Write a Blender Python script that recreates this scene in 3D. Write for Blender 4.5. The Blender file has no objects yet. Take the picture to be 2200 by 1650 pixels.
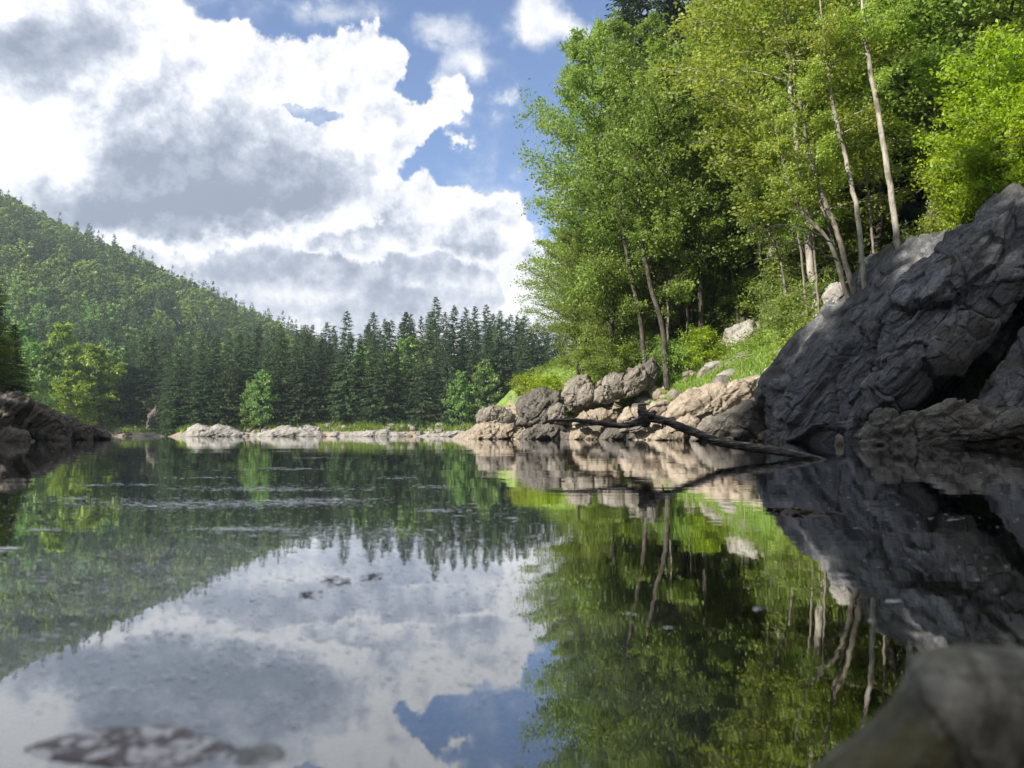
import bpy, bmesh, math, random
import numpy as np
from mathutils import Vector

SC = bpy.context.scene
COL = SC.collection
R = math.radians
# ------------------------------------------------------------------ camera
H_CAM = 0.35
FPX = 1690.0                       # focal length in photo pixels (2200 wide)
PITCH = math.atan((934 - 825) / FPX)
cam_d = bpy.data.cameras.new('camera')
cam = bpy.data.objects.new('camera', cam_d)
COL.objects.link(cam)
cam.location = (0, 0, H_CAM)
cam.rotation_euler = (math.pi / 2 + PITCH, 0, 0)
cam_d.sensor_width = 36.0
cam_d.lens = 36.0 * FPX / 2200.0
cam_d.clip_start = 0.05
cam_d.clip_end = 5000
cam_d.dof.use_dof = True
cam_d.dof.focus_distance = 40.0
cam_d.dof.aperture_fstop = 3.3
SC.camera = cam
SC.view_settings.view_transform = 'Standard'
SC.view_settings.look = 'None'
SC.view_settings.exposure = 0.88
SC.view_settings.gamma = 1.0
SC.cycles.use_denoising = True
SC.cycles.max_bounces = 8
SC.cycles.transparent_max_bounces = 8
SC.cycles.diffuse_bounces = 3
SC.cycles.glossy_bounces = 3
SC.cycles.transmission_bounces = 4
SC.cycles.volume_bounces = 0
SC.cycles.sample_clamp_indirect = 4.0
SC.cycles.caustics_reflective = False
SC.cycles.caustics_refractive = False

def ray(px, py):
    cx = (px - 1100) / FPX
    cy = (825 - py) / FPX
    y = math.cos(PITCH) - math.sin(PITCH) * cy
    z = math.sin(PITCH) + math.cos(PITCH) * cy
    return cx / y, z / y
def at(px, py, Y):                  # plan point seen at a photo position, Y metres ahead
    a, b = ray(px, py)
    return (a * Y, Y, H_CAM + b * Y)

# ------------------------------------------------------------------ sun
SUN_EL = R(30)
SUN_AZ = R(-128)                    # clockwise from +Y
sv = (math.cos(SUN_EL) * math.sin(SUN_AZ), math.cos(SUN_EL) * math.cos(SUN_AZ), math.sin(SUN_EL))
sun_d = bpy.data.lights.new('sun', 'SUN')
sun_d.energy = 5.0
sun_d.angle = R(0.5)
sun_d.color = (1.0, 0.94, 0.84)
sun = bpy.data.objects.new('sun', sun_d)
COL.objects.link(sun)
sun.rotation_euler = Vector(sv).to_track_quat('Z', 'Y').to_euler()
sun.location = (-40, -30, 60)

# ------------------------------------------------------------------ node helpers
class NT:
    def __init__(s, tree):
        s.t = tree; s.n = tree.nodes; s.l = tree.links
    def node(s, typ, **kw):
        nd = s.n.new(typ)
        for k, v in kw.items(): setattr(nd, k, v)
        return nd
    def put(s, sock, v):
        if hasattr(v, 'is_output') or isinstance(v, bpy.types.NodeSocket): s.l.new(v, sock)
        else:
            try: sock.default_value = v
            except Exception:
                sock.default_value = (v, v, v)
    def math(s, op, a, b=None, c=None, clamp=False):
        nd = s.node('ShaderNodeMath', operation=op, use_clamp=clamp)
        s.put(nd.inputs[0], a)
        if b is not None: s.put(nd.inputs[1], b)
        if c is not None: s.put(nd.inputs[2], c)
        return nd.outputs[0]
    def vec(s, op, a, b=None, c=None):
        nd = s.node('ShaderNodeVectorMath', operation=op)
        s.put(nd.inputs[0], a)
        if b is not None: s.put(nd.inputs[1], b)
        if c is not None: s.put(nd.inputs[2], c)
        return nd.outputs[1] if op in ('LENGTH', 'DOT_PRODUCT') else nd.outputs[0]
    def noise(s, vec, scale, detail=5, rough=0.55, dist=0.0, lac=2.0, color=False, typ='FBM'):
        nd = s.node('ShaderNodeTexNoise', noise_type=typ)
        if vec is not None: s.put(nd.inputs['Vector'], vec)
        s.put(nd.inputs['Scale'], scale); nd.inputs['Detail'].default_value = detail
        nd.inputs['Roughness'].default_value = rough; nd.inputs['Distortion'].default_value = dist
        nd.inputs['Lacunarity'].default_value = lac
        return nd.outputs['Color'] if color else nd.outputs[0]
    def voro(s, vec, scale, feature='F1', out=0):
        nd = s.node('ShaderNodeTexVoronoi', feature=feature)
        s.put(nd.inputs['Vector'], vec); nd.inputs['Scale'].default_value = scale
        return nd.outputs[out]
    def remap(s, v, a, b, c=0.0, d=1.0, smooth=True):
        nd = s.node('ShaderNodeMapRange', interpolation_type='SMOOTHSTEP' if smooth else 'LINEAR')
        s.put(nd.inputs[0], v)
        for i, x in enumerate((a, b, c, d)): nd.inputs[i + 1].default_value = x
        return nd.outputs[0]
    def mix(s, f, a, b, mode='MIX'):
        nd = s.node('ShaderNodeMix', data_type='RGBA', blend_type=mode)
        s.put(nd.inputs[0], f)
        for i, v in ((6, a), (7, b)):
            if isinstance(v, tuple) and len(v) == 3: v = v + (1.0,)
            s.put(nd.inputs[i], v)
        return nd.outputs[2]
    def ramp(s, f, stops):
        nd = s.node('ShaderNodeValToRGB')
        el = nd.color_ramp.elements
        while len(el) > 1: el.remove(el[-1])
        el[0].position = stops[0][0]; el[0].color = tuple(stops[0][1]) + (1,)
        for p, c in stops[1:]:
            e = el.new(p); e.color = tuple(c) + (1,)
        s.put(nd.inputs[0], f)
        return nd.outputs[0]
    def sep(s, v):
        nd = s.node('ShaderNodeSeparateXYZ'); s.put(nd.inputs[0], v); return nd.outputs
    def comb(s, x, y, z):
        nd = s.node('ShaderNodeCombineXYZ')
        for i, v in enumerate((x, y, z)): s.put(nd.inputs[i], v)
        return nd.outputs[0]

# ------------------------------------------------------------------ world: sky and clouds
def build_world():
    w = bpy.data.worlds.new('World'); SC.world = w; w.use_nodes = True
    t = NT(w.node_tree); t.n.clear()
    out = t.node('ShaderNodeOutputWorld'); bg = t.node('ShaderNodeBackground')
    sky = t.node('ShaderNodeTexSky', sky_type='NISHITA')
    sky.sun_disc = False; sky.sun_elevation = SUN_EL; sky.sun_rotation = SUN_AZ
    sky.altitude = 600; sky.air_density = 1.0; sky.dust_density = 0.6; sky.ozone_density = 2.2
    d = t.node('ShaderNodeTexCoord').outputs['Generated']
    dn = t.vec('NORMALIZE', d)
    def px2(px, py):
        a, b = ray(px, py)
        return math.atan(a), math.atan(b / math.sqrt(1 + a * a))
    x, y, z = t.sep(dn)
    az = t.math('ARCTAN2', x, y); el = t.math('ARCSINE', z)
    wn = t.noise(dn, 5.0, 5, 0.6, color=True)
    wv = t.vec('MULTIPLY', t.vec('SUBTRACT', wn, (0.5, 0.5, 0.5)), (0.12, 0.10, 0.0))
    wn2 = t.noise(dn, 24.0, 4, 0.65, color=True)
    wv2 = t.vec('MULTIPLY', t.vec('SUBTRACT', wn2, (0.5, 0.5, 0.5)), (0.05, 0.045, 0.0))
    co = t.vec('ADD', t.vec('ADD', t.comb(az, el, 0.0), wv), wv2)
    def blobs(lst, acc=0.0):
        for (px, py, rx, ry, wt) in lst:
            u, v = px2(px, py)
            su, sv_ = FPX / rx, FPX / ry
            p = t.vec('MULTIPLY_ADD', co, (su, sv_, 0), (-u * su, -v * sv_, 0))
            acc = t.math('ADD', acc, t.remap(t.vec('LENGTH', p), 1.25, 0.0, 0.0, wt))
        return acc
    det = t.noise(dn, 14.0, 8, 0.64)
    det2 = t.noise(t.vec('ADD', dn, (-0.010, 0.0, 0.016)), 14.0, 8, 0.64)
    pv = t.vec('ADD', dn, t.vec('MULTIPLY', t.vec('SUBTRACT', wn2, (0.5, 0.5, 0.5)), (0.05, 0.05, 0.05)))
    puff = t.math('MULTIPLY', t.math('SUBTRACT', det, 0.5), 2.0)
    for sc_, wt in ((22.0, 0.55), (55.0, 0.30)):
        puff = t.math('ADD', puff, t.math('MULTIPLY', t.math('SUBTRACT', 0.45, t.voro(pv, sc_)), wt))
    rel = t.math('SUBTRACT', det2, det)
    fine = t.noise(dn, 8.0, 4, 0.6)
    skyc = t.mix(0.85, sky.outputs[0], t.mix(1.0, sky.outputs[0], (0.70, 0.84, 1.06), 'MULTIPLY'))
    nb = t.noise(t.vec('MULTIPLY', dn, (1, 1, 2.0)), 1.7, 3, 0.5)
    outm = t.math('MAXIMUM', t.remap(el, 0.62, 0.9, 0.0, 1.0), t.remap(t.math('ABSOLUTE', az), 0.75, 1.0, 0.0, 1.0))
    stops = [(0.0, (6.6, 6.6, 6.6)), (0.15, (5.9, 5.95, 6.1)), (0.35, (4.35, 4.6, 5.15)), (0.65, (2.7, 3.0, 3.65)), (1.0, (1.6, 1.9, 2.5))]
    def layer(c, shape, dark, amp, soft, dbase, drel, dfine, acc=0.0, opac=1.0, rim=(0.15, 1.1)):
        F = t.math('ADD', blobs(shape, acc), t.math('MULTIPLY', puff, amp))
        a = t.math('MULTIPLY', t.remap(F, 0.38 - soft, 0.38 + soft), opac)
        dk = blobs(dark, dbase)
        dk = t.math('ADD', dk, t.math('MULTIPLY', t.math('SUBTRACT', fine, 0.5), dfine))
        dk = t.math('ADD', dk, t.math('MULTIPLY', t.math('SUBTRACT', 0.0, puff), 0.16))
        dk = t.math('MULTIPLY', t.math('MULTIPLY', dk, 0.56), t.remap(F, rim[0], rim[1]))
        dk = t.math('ADD', dk, t.math('MULTIPLY', rel, drel), clamp=True)
        return t.mix(a, c, t.ramp(dk, stops))
    # thin high veil and the wisps
    c = layer(skyc, [(945, 88, 120, 50, .62), (1000, 158, 90, 34, .62), (960, 230, 60, 60, .50), (1190, 45, 90, 80, .95), (1270, 48, 60, 35, .4), (700, 20, 300, 30, .25), (1020, 400, 120, 60, .25), (1060, 560, 200, 200, .4), (640, 250, 200, 80, .35)],
              [(1190, 75, 60, 30, .5)], 0.5, 0.42, 0.12, 1.2, 0.2, rim=(.3, 1.6))
    # broken clouds outside the picture
    c = layer(c, [], [], 0.7, 0.25, 0.35, 1.5, 0.9, acc=t.math('MULTIPLY', t.math('MULTIPLY', t.math('SUBTRACT', nb, 0.40), 6.0), outm))
    # low sheet behind everything down to the horizon
    c = layer(c, [(300, 640, 800, 190, 1.6), (800, 680, 700, 150, 1.5), (1200, 720, 500, 220, 1.3), (400, 800, 1800, 150, 1.6), (1000, 870, 1800, 120, 1.8), (980, 560, 220, 120, 1.0), (-300, 600, 500, 300, 1.2)],
              [(620, 580, 180, 55, .6), (480, 560, 120, 40, .45), (800, 590, 220, 55, .55), (1000, 580, 120, 45, .35), (600, 660, 500, 40, .35), (850, 650, 260, 30, .2), (300, 560, 250, 60, .3), (480, 500, 140, 26, -.8), (600, 510, 60, 26, -.5), (705, 585, 50, 26, -.7), (880, 632, 60, 14, -.4), (370, 610, 70, 20, -.4)],
              0.45, 0.18, 0.42, 1.7, 1.4, rim=(.2, .9))
    # bright tower beside the trees and the heaped cloud left of it
    c = layer(c, [(1120, 610, 60, 90, 1.3)], [(1130, 700, 50, 40, .2)], 0.45, 0.10, -.1, 1.5, 0.2)
    c = layer(c, [(900, 460, 150, 90, 1.3), (1010, 480, 110, 80, 1.1), (1090, 470, 60, 70, 1.0), (800, 520, 160, 70, 1.0), (700, 500, 120, 50, .9), (1040, 540, 140, 60, .9)],
              [(740, 500, 150, 50, .9), (880, 510, 140, 45, .85), (1020, 545, 130, 45, .8), (990, 480, 60, 40, .35), (860, 560, 250, 50, .5), (1080, 520, 70, 40, .4)], 0.55, 0.15, 0.05, 2.4, 1.2, rim=(.35, 1.3))
    # the big cloud: white crown, blue grey belly
    c = layer(c, [(100, 330, 360, 200, 1.5), (320, 150, 160, 130, 1.1), (460, 150, 150, 110, 1.1), (600, 160, 150, 100, 1.1), (720, 130, 80, 80, .9), (790, 85, 45, 50, .7), (780, 200, 90, 80, .9), (400, 330, 420, 170, 1.5), (750, 320, 160, 90, 1.2), (860, 290, 80, 60, .9), (935, 255, 60, 65, .95), (985, 215, 40, 50, .7), (835, 135, 38, 60, .75), (990, 325, 36, 30, .6),
                  (350, 430, 520, 80, 1.5), (680, 400, 190, 70, 1.4), (-300, 300, 400, 300, 1.3), (660, 262, 100, 30, -1.15), (610, 255, 50, 16, -.5), (12, 240, 26, 20, -1.5)],
              [(330, 190, 70, 80, .55), (260, 290, 150, 120, .8), (400, 330, 150, 100, .55), (430, 400, 360, 100, 1.0), (700, 395, 170, 50, 1.1), (250, 450, 420, 70, 1.1), (100, 480, 400, 60, .8), (640, 450, 260, 55, .9), (560, 310, 150, 60, .7), (480, 250, 100, 60, .35), (60, 350, 110, 110, -.9), (720, 300, 140, 40, -.5), (800, 240, 60, 40, .2)],
              0.60, 0.12, 0.05, 2.3, 1.2, rim=(.45, 1.5))
    # dark cloud in the top left corner
    c = layer(c, [(40, 70, 200, 110, 1.3), (180, 50, 180, 70, 1.2), (330, 10, 130, 40, 1.0), (90, 130, 110, 55, .9), (-300, 50, 400, 150, 1.3), (30, 0, 100, 40, -.6)],
              [(60, 110, 220, 80, 1.5), (200, 50, 170, 60, 1.1), (330, 10, 100, 40, .5), (40, 10, 120, 50, -1.0)], 0.50, 0.20, 0.0, 2.0, 0.5, rim=(.2, .9))
    t.l.new(c, bg.inputs[0]); bg.inputs[1].default_value = 0.095
    t.l.new(bg.outputs[0], out.inputs[0])
    w.cycles.sampling_method = 'MANUAL'; w.cycles.sample_map_resolution = 512
build_world()

# ------------------------------------------------------------------ numpy noise
_rs = np.random.RandomState(7)
_perm = _rs.permutation(256); _perm = np.concatenate([_perm, _perm, _perm])
_grad = _rs.normal(size=(256, 3)); _grad /= np.linalg.norm(_grad, axis=1)[:, None]
def perlin(p):
    p = np.asarray(p, float)
    i = np.floor(p).astype(int); f = p - i; i &= 255
    u = f * f * f * (f * (f * 6 - 15) + 10)
    def g(a, b, c):
        h = _perm[_perm[_perm[i[:, 0] + a] + i[:, 1] + b] + i[:, 2] + c]
        gr = _grad[h]
        return gr[:, 0] * (f[:, 0] - a) + gr[:, 1] * (f[:, 1] - b) + gr[:, 2] * (f[:, 2] - c)
    def lp(a, b, w): return a + (b - a) * w
    x00 = lp(g(0, 0, 0), g(1, 0, 0), u[:, 0]); x10 = lp(g(0, 1, 0), g(1, 1, 0), u[:, 0])
    x01 = lp(g(0, 0, 1), g(1, 0, 1), u[:, 0]); x11 = lp(g(0, 1, 1), g(1, 1, 1), u[:, 0])
    return lp(lp(x00, x10, u[:, 1]), lp(x01, x11, u[:, 1]), u[:, 2]) * 1.6
def fbm(p, octv=5, gain=0.5, lac=2.03, ridged=False):
    p = np.asarray(p, float); a = 1.0; s = np.zeros(len(p)); tot = 0
    for o in range(octv):
        n = perlin(p + 17.3 * o)
        if ridged: n = 1 - 2 * np.abs(n)
        s += a * n; tot += a; a *= gain; p = p * lac
    return s / tot
def sstep(a, b, x):
    t = np.clip((x - a) / (b - a), 0, 1); return t * t * (3 - 2 * t)

# ------------------------------------------------------------------ mesh helpers
def mesh_np(name, V, F, mats, smooth=True, tint=None, mi=None):
    """V (n,3); F (m,k) all faces of one size, or a list of such arrays"""
    if not isinstance(F, list): F = [F]
    me = bpy.data.meshes.new(name)
    V = np.ascontiguousarray(V, dtype=np.float32)
    me.vertices.add(len(V)); me.vertices.foreach_set('co', V.ravel())
    li = np.concatenate([f.ravel() for f in F]).astype(np.int32)
    tot = np.concatenate([np.full(len(f), f.shape[1]) for f in F]).astype(np.int32)
    st = np.concatenate([[0], np.cumsum(tot)[:-1]]).astype(np.int32)
    me.loops.add(len(li)); me.loops.foreach_set('vertex_index', li)
    me.polygons.add(len(tot)); me.polygons.foreach_set('loop_start', st)
    me.polygons.foreach_set('use_smooth', np.full(len(tot), smooth))
    if mi is not None: me.polygons.foreach_set('material_index', mi.astype(np.int32))
    if not isinstance(mats, (list, tuple)): mats = [mats]
    for m in mats: me.materials.append(m)
    if tint is not None:
        at_ = me.attributes.new('tint', 'FLOAT', 'FACE'); at_.data.foreach_set('value', tint.astype(np.float32))
    me.update(); me.validate()
    return me
def obj(name, me, parent=None, loc=(0, 0, 0)):
    o = bpy.data.objects.new(name, me); COL.objects.link(o); o.location = loc
    if parent: o.parent = parent
    return o
def tag(o, label=None, cat=None, group=None, kind=None):
    if label: o['label'] = label
    if cat: o['category'] = cat
    if group: o['group'] = group
    if kind: o['kind'] = kind
    return o
def empty(name, loc, rz=0.0):
    o = bpy.data.objects.new(name, None); COL.objects.link(o); o.location = loc
    o.rotation_euler = (0, 0, rz); o.empty_display_size = 0.3
    return o
def tubes(paths, radii, sides=6):
    """paths: list of (k,3) arrays, radii: list of (k,) arrays -> V, F(quads)"""
    VV, FF = [], []; base = 0
    for P, r in zip(paths, radii):
        k = len(P)
        T = np.gradient(P, axis=0); T /= np.linalg.norm(T, axis=1)[:, None] + 1e-9
        ref = np.tile(np.array([0.0, 0.0, 1.0]), (k, 1)); bad = np.abs(T[:, 2]) > 0.9
        ref[bad] = (1, 0, 0)
        if bad.any() and not bad.all(): ref[:] = (0.3, 0.95, 0.0)
        A = np.cross(T, ref); A /= np.linalg.norm(A, axis=1)[:, None] + 1e-9
        B = np.cross(T, A)
        an = np.linspace(0, 2 * np.pi, sides, endpoint=False)
        ring = P[:, None, :] + r[:, None, None] * (np.cos(an)[None, :, None] * A[:, None, :] + np.sin(an)[None, :, None] * B[:, None, :])
        VV.append(ring.reshape(-1, 3))
        i = np.arange(k - 1)[:, None] * sides; j = np.arange(sides)[None, :]; j2 = (j + 1) % sides
        FF.append(np.stack([i + j, i + j2, i + sides + j2, i + sides + j], -1).reshape(-1, 4) + base)
        base += k * sides
    return np.concatenate(VV), np.concatenate(FF)
def kites(C, D, N, L, W, fold=0.0):
    """leaf quads: centre C, long direction D, normal N, length L, width W"""
    D = D / (np.linalg.norm(D, axis=1)[:, None] + 1e-9)
    S = np.cross(D, N); S /= np.linalg.norm(S, axis=1)[:, None] + 1e-9
    L = np.broadcast_to(np.asarray(L, float), (len(C),))[:, None]; W = np.broadcast_to(np.asarray(W, float), (len(C),))[:, None]
    a = C - D * L * 0.5; b = C + S * W * 0.5 - D * L * 0.05; c = C + D * L * 0.5; d = C - S * W * 0.5 - D * L * 0.05
    V = np.stack([a, b, c, d], 1).reshape(-1, 3)
    F = np.arange(len(C) * 4).reshape(-1, 4)
    return V, F

# ------------------------------------------------------------------ materials
MATS = {}
def new_mat(name):
    m = bpy.data.materials.new(name); m.use_nodes = True
    t = NT(m.node_tree); t.n.clear()
    out = t.node('ShaderNodeOutputMaterial'); MATS[name] = m
    return m, t, out
def principled(t, out, col, rough=0.8, normal=None, spec=0.3):
    p = t.node('ShaderNodeBsdfPrincipled')
    t.put(p.inputs['Base Color'], col if not isinstance(col, tuple) else tuple(col) + (1,)); t.put(p.inputs['Roughness'], rough)
    p.inputs['Specular IOR Level'].default_value = spec
    if normal is not None: t.l.new(normal, p.inputs['Normal'])
    t.l.new(p.outputs[0], out.inputs[0])
    return p
def bump(t, h, strength=0.5, dist=0.1, normal=None):
    b = t.node('ShaderNodeBump'); t.put(b.inputs['Height'], h)
    b.inputs['Strength'].default_value = strength; b.inputs['Distance'].default_value = dist
    if normal is not None: t.l.new(normal, b.inputs['Normal'])
    return b.outputs[0]
def hsv(t, col, h, s, v):
    n = t.node('ShaderNodeHueSaturation'); t.put(n.inputs['Hue'], h); t.put(n.inputs['Saturation'], s)
    t.put(n.inputs['Value'], v); t.put(n.inputs['Color'], col); return n.outputs[0]

def leaf_mat(name, c_dark, c_mid, c_light, trans=0.35, patch=0.25, gloss=0.45):
    m, t, out = new_mat(name)
    a = t.node('ShaderNodeAttribute', attribute_name='tint').outputs['Fac']
    oi = t.node('ShaderNodeObjectInfo')
    pos = t.node('ShaderNodeNewGeometry').outputs['Position']
    n = t.noise(pos, patch, 3, 0.6)
    f = t.math('ADD', t.math('MULTIPLY', a, 0.55), t.math('MULTIPLY', t.math('SUBTRACT', n, 0.28), 0.9))
    col = t.ramp(f, [(0.05, c_dark), (0.5, c_mid), (0.95, c_light)])
    col = hsv(t, col, t.math('ADD', 0.5, t.math('MULTIPLY', t.math('SUBTRACT', oi.outputs['Random'], 0.5), 0.028)), 1.0,
              t.math('ADD', 0.82, t.math('MULTIPLY', oi.outputs['Random'], 0.36)))
    p = t.node('ShaderNodeBsdfPrincipled'); t.l.new(col, p.inputs['Base Color'])
    p.inputs['Roughness'].default_value = gloss; p.inputs['Specular IOR Level'].default_value = 0.4
    tr = t.node('ShaderNodeBsdfTranslucent')
    t.l.new(hsv(t, col, 0.487, 1.15, 1.5), tr.inputs[0])
    mx = t.node('ShaderNodeMixShader'); mx.inputs[0].default_value = trans
    t.l.new(p.outputs[0], mx.inputs[1]); t.l.new(tr.outputs[0], mx.inputs[2]); t.l.new(mx.outputs[0], out.inputs[0])
    return m
leaf_mat('alder_leaf', (0.10, 0.155, 0.035), (0.23, 0.32, 0.075), (0.38, 0.48, 0.13), 0.48)
leaf_mat('birch_leaf', (0.14, 0.20, 0.035), (0.31, 0.41, 0.08), (0.47, 0.56, 0.15), 0.5)
leaf_mat('bright_leaf', (0.12, 0.20, 0.018), (0.30, 0.42, 0.035), (0.48, 0.56, 0.07), 0.45, patch=0.8)
leaf_mat('needle', (0.022, 0.05, 0.020), (0.065, 0.115, 0.042), (0.15, 0.20, 0.07), 0.2, patch=0.2, gloss=0.6)
leaf_mat('needle_light', (0.03, 0.055, 0.014), (0.075, 0.115, 0.028), (0.13, 0.16, 0.04), 0.2, patch=0.5, gloss=0.6)
leaf_mat('far_leaf', (0.07, 0.14, 0.045), (0.22, 0.35, 0.10), (0.42, 0.55, 0.17), 0.3, patch=0.1)
leaf_mat('yellow_leaf', (0.10, 0.17, 0.03), (0.25, 0.37, 0.06), (0.44, 0.54, 0.12), 0.35, patch=0.25)
leaf_mat('grass_blade', (0.10, 0.17, 0.03), (0.22, 0.34, 0.06), (0.38, 0.46, 0.13), 0.35, patch=0.5)

leaf_mat('straw', (0.20, 0.17, 0.08), (0.38, 0.33, 0.17), (0.55, 0.48, 0.28), 0.2, patch=0.5)
def bark_mat(name, c1, c2, sc=6.0):
    m, t, out = new_mat(name)
    oc = t.node('ShaderNodeTexCoord').outputs['Object']
    p = t.vec('MULTIPLY', oc, (1, 1, 0.25))
    n = t.noise(p, sc, 6, 0.65); v = t.noise(oc, sc * 0.5, 3, 0.5)
    col = t.mix(t.remap(t.math('ADD', t.math('MULTIPLY', n, 0.6), t.math('MULTIPLY', v, 0.4)), 0.38, 0.62), c1, c2)
    principled(t, out, col, 0.85, bump(t, n, 0.6, 0.03), 0.2)
bark_mat('bark_dark', (0.035, 0.030, 0.024), (0.12, 0.105, 0.085))
bark_mat('bark_pale', (0.16, 0.135, 0.11), (0.48, 0.44, 0.38), 4.0)
bark_mat('bark_grey', (0.08, 0.07, 0.055), (0.26, 0.23, 0.19), 5.0)
bark_mat('dead_twig', (0.20, 0.17, 0.12), (0.42, 0.38, 0.30), 9.0)

def rock_mat(name, c_lo, c_mid, c_hi, warm=None, strata=(0.78, 0.06, -0.62), bumpd=0.06, sc=1.0, moss=0.0):
    m, t, out = new_mat(name)
    pos = t.node('ShaderNodeNewGeometry').outputs['Position']
    # coordinate squeezed along the bedding planes' normal
    ln = math.sqrt(sum(a * a for a in strata)); sn = tuple(a / ln for a in strata)
    dp = t.vec('DOT_PRODUCT', pos, sn)
    cr = t.vec('MULTIPLY', t.comb(dp, dp, dp), sn)
    st = t.vec('MULTIPLY_ADD', cr, (3.2, 3.2, 3.2), pos)
    n1 = t.noise(st, 1.3 * sc, 10, 0.68)
    n2 = t.noise(pos, 0.45 * sc, 5, 0.6)
    n3 = t.noise(pos, 9.0 * sc, 8, 0.7)
    jit = t.vec('MULTIPLY_ADD', t.noise(pos, 2.2 * sc, 4, 0.6, color=True), (0.5, 0.5, 0.5), st)
    crack = t.remap(t.math('MINIMUM', t.voro(jit, 0.8 * sc, 'DISTANCE_TO_EDGE'), t.math('MULTIPLY_ADD', t.voro(jit, 2.6 * sc, 'DISTANCE_TO_EDGE'), 0.9, 0.012)), 0.0, 0.05)
    f = t.math('ADD', t.math('MULTIPLY', n1, 0.5), t.math('ADD', t.math('MULTIPLY', n2, 0.3), t.math('MULTIPLY', n3, 0.3)))
    col = t.ramp(f, [(0.36, c_lo), (0.54, c_mid), (0.70, c_hi)])
    if warm:
        col = t.mix(t.math('MULTIPLY', t.remap(t.noise(pos, 0.8 * sc, 5, 0.65), 0.48, 0.62), 0.85), col, warm)
    lich = t.remap(t.noise(pos, 3.2 * sc, 8, 0.75), 0.62, 0.70)
    col = t.mix(t.math('MULTIPLY', lich, 0.35), col, tuple(min(1, c * 1.5) for c in c_hi))
    col = t.mix(t.math('MULTIPLY', t.math('SUBTRACT', 1.0, crack), 0.18), col, tuple(c * 0.45 for c in c_lo))
    z = t.sep(pos)[2]
    if moss:
        nz = t.sep(t.node('ShaderNodeNewGeometry').outputs['Normal'])[2]
        mf = t.math('MULTIPLY', t.remap(nz, 0.5, 0.9), t.remap(t.noise(pos, 2.5, 5, 0.7), 0.50, 0.60))
        col = t.mix(t.math('MULTIPLY', mf, moss), col, (0.09, 0.12, 0.025))
    wet = t.remap(t.math('ADD', z, t.math('MULTIPLY', t.math('SUBTRACT', n2, 0.5), 0.2)), 0.16, 0.02)   # damp at the waterline
    col = t.mix(t.math('MULTIPLY', wet, 0.6), col, t.mix(1.0, col, (0.4, 0.38, 0.33), 'MULTIPLY'))
    h = t.math('ADD', t.math('MULTIPLY', n1, 0.6), t.math('ADD', t.math('MULTIPLY', crack, 0.30), t.math('MULTIPLY', n3, 0.40)))
    principled(t, out, col, t.math('SUBTRACT', 0.86, t.math('MULTIPLY', wet, 0.45)), bump(t, h, 0.55, bumpd * 0.6), 0.25)
    return m
rock_mat('rock_cliff', (0.030, 0.031, 0.034), (0.095, 0.097, 0.104), (0.26, 0.26, 0.265), bumpd=0.25, warm=(0.105, 0.098, 0.090))
rock_mat('rock_boulder', (0.07, 0.062, 0.052), (0.20, 0.178, 0.148), (0.38, 0.34, 0.29), bumpd=0.18, moss=0.4)
rock_mat('rock_dark', (0.045, 0.042, 0.038), (0.12, 0.108, 0.093), (0.24, 0.22, 0.19), bumpd=0.18)
rock_mat('rock_tan', (0.13, 0.105, 0.075), (0.31, 0.255, 0.195), (0.50, 0.43, 0.34), bumpd=0.15)
rock_mat('rock_pale', (0.13, 0.122, 0.11), (0.31, 0.29, 0.26), (0.50, 0.47, 0.42), bumpd=0.25, sc=0.7, moss=0.3)
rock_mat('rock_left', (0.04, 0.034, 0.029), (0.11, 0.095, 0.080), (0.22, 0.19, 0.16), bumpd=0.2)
rock_mat('rock_wet', (0.025, 0.025, 0.018), (0.13, 0.125, 0.10), (0.42, 0.40, 0.35), warm=(0.14, 0.125, 0.045), bumpd=0.03, sc=9.0)

# ------------------------------------------------------------------ terrain
LAKE = np.array([(2.4, -14), (1.9, -6), (1.8, -2), (2.6, 1), (6, 5.5), (11.5, 13), (16, 20), (19, 25), (18.5, 30), (17, 35), (14.6, 40.5), (11.6, 48),
    (6.8, 56), (1.8, 61), (-3.5, 65), (-5.2, 69), (-4, 76), (2, 92), (6, 115), (0, 136), (-8, 145), (-20, 146.5), (-28, 145), (-36, 147), (-44, 146), (-50, 148), (-60, 143.5),
    (-64, 147), (-70, 166), (-82, 170), (-96, 169), (-92, 150), (-76, 122), (-56, 92), (-43, 76), (-34.5, 67), (-31.5, 58), (-30.5, 50), (-28.5, 42), (-25, 28),
    (-21, 12), (-19, 0), (-18, -12), (-10, -22), (-2, -20)], float)
def shore_sd(x, y):
    """distance to the shore: positive on land"""
    x = np.asarray(x, float).ravel(); y = np.asarray(y, float).ravel()
    best = np.full(x.shape, 1e18); inside = np.zeros(x.shape, bool)
    n = len(LAKE)
    for i in range(n):
        ax, ay = LAKE[i]; bx, by = LAKE[(i + 1) % n]
        dx, dy = bx - ax, by - ay
        t = np.clip(((x - ax) * dx + (y - ay) * dy) / (dx * dx + dy * dy), 0, 1)
        d = (x - ax - t * dx) ** 2 + (y - ay - t * dy) ** 2
        best = np.minimum(best, d)
        c = ((ay > y) != (by > y)) & (x < (bx - ax) * (y - ay) / (by - ay + 1e-12) + ax)
        inside ^= c
    return np.where(inside, -1, 1) * np.sqrt(best)
PR = ([0, 1, 2.2, 4.5, 8, 15, 40, 120, 400], [0, 2.4, 5.6, 10.0, 12.6, 16.8, 29, 62, 90])      # steep bank by the cliff
PM = ([0, 1.5, 3, 5, 8, 12, 20, 40, 120, 400], [0, 0.7, 2.0, 4.1, 6.4, 8.8, 12.5, 21, 52, 80])         # sandy bank with boulders
PF = ([0, 2, 6, 12, 40, 100, 400], [0, 1.1, 2.6, 3.6, 5.5, 9, 14])                           # low far shore
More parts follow.
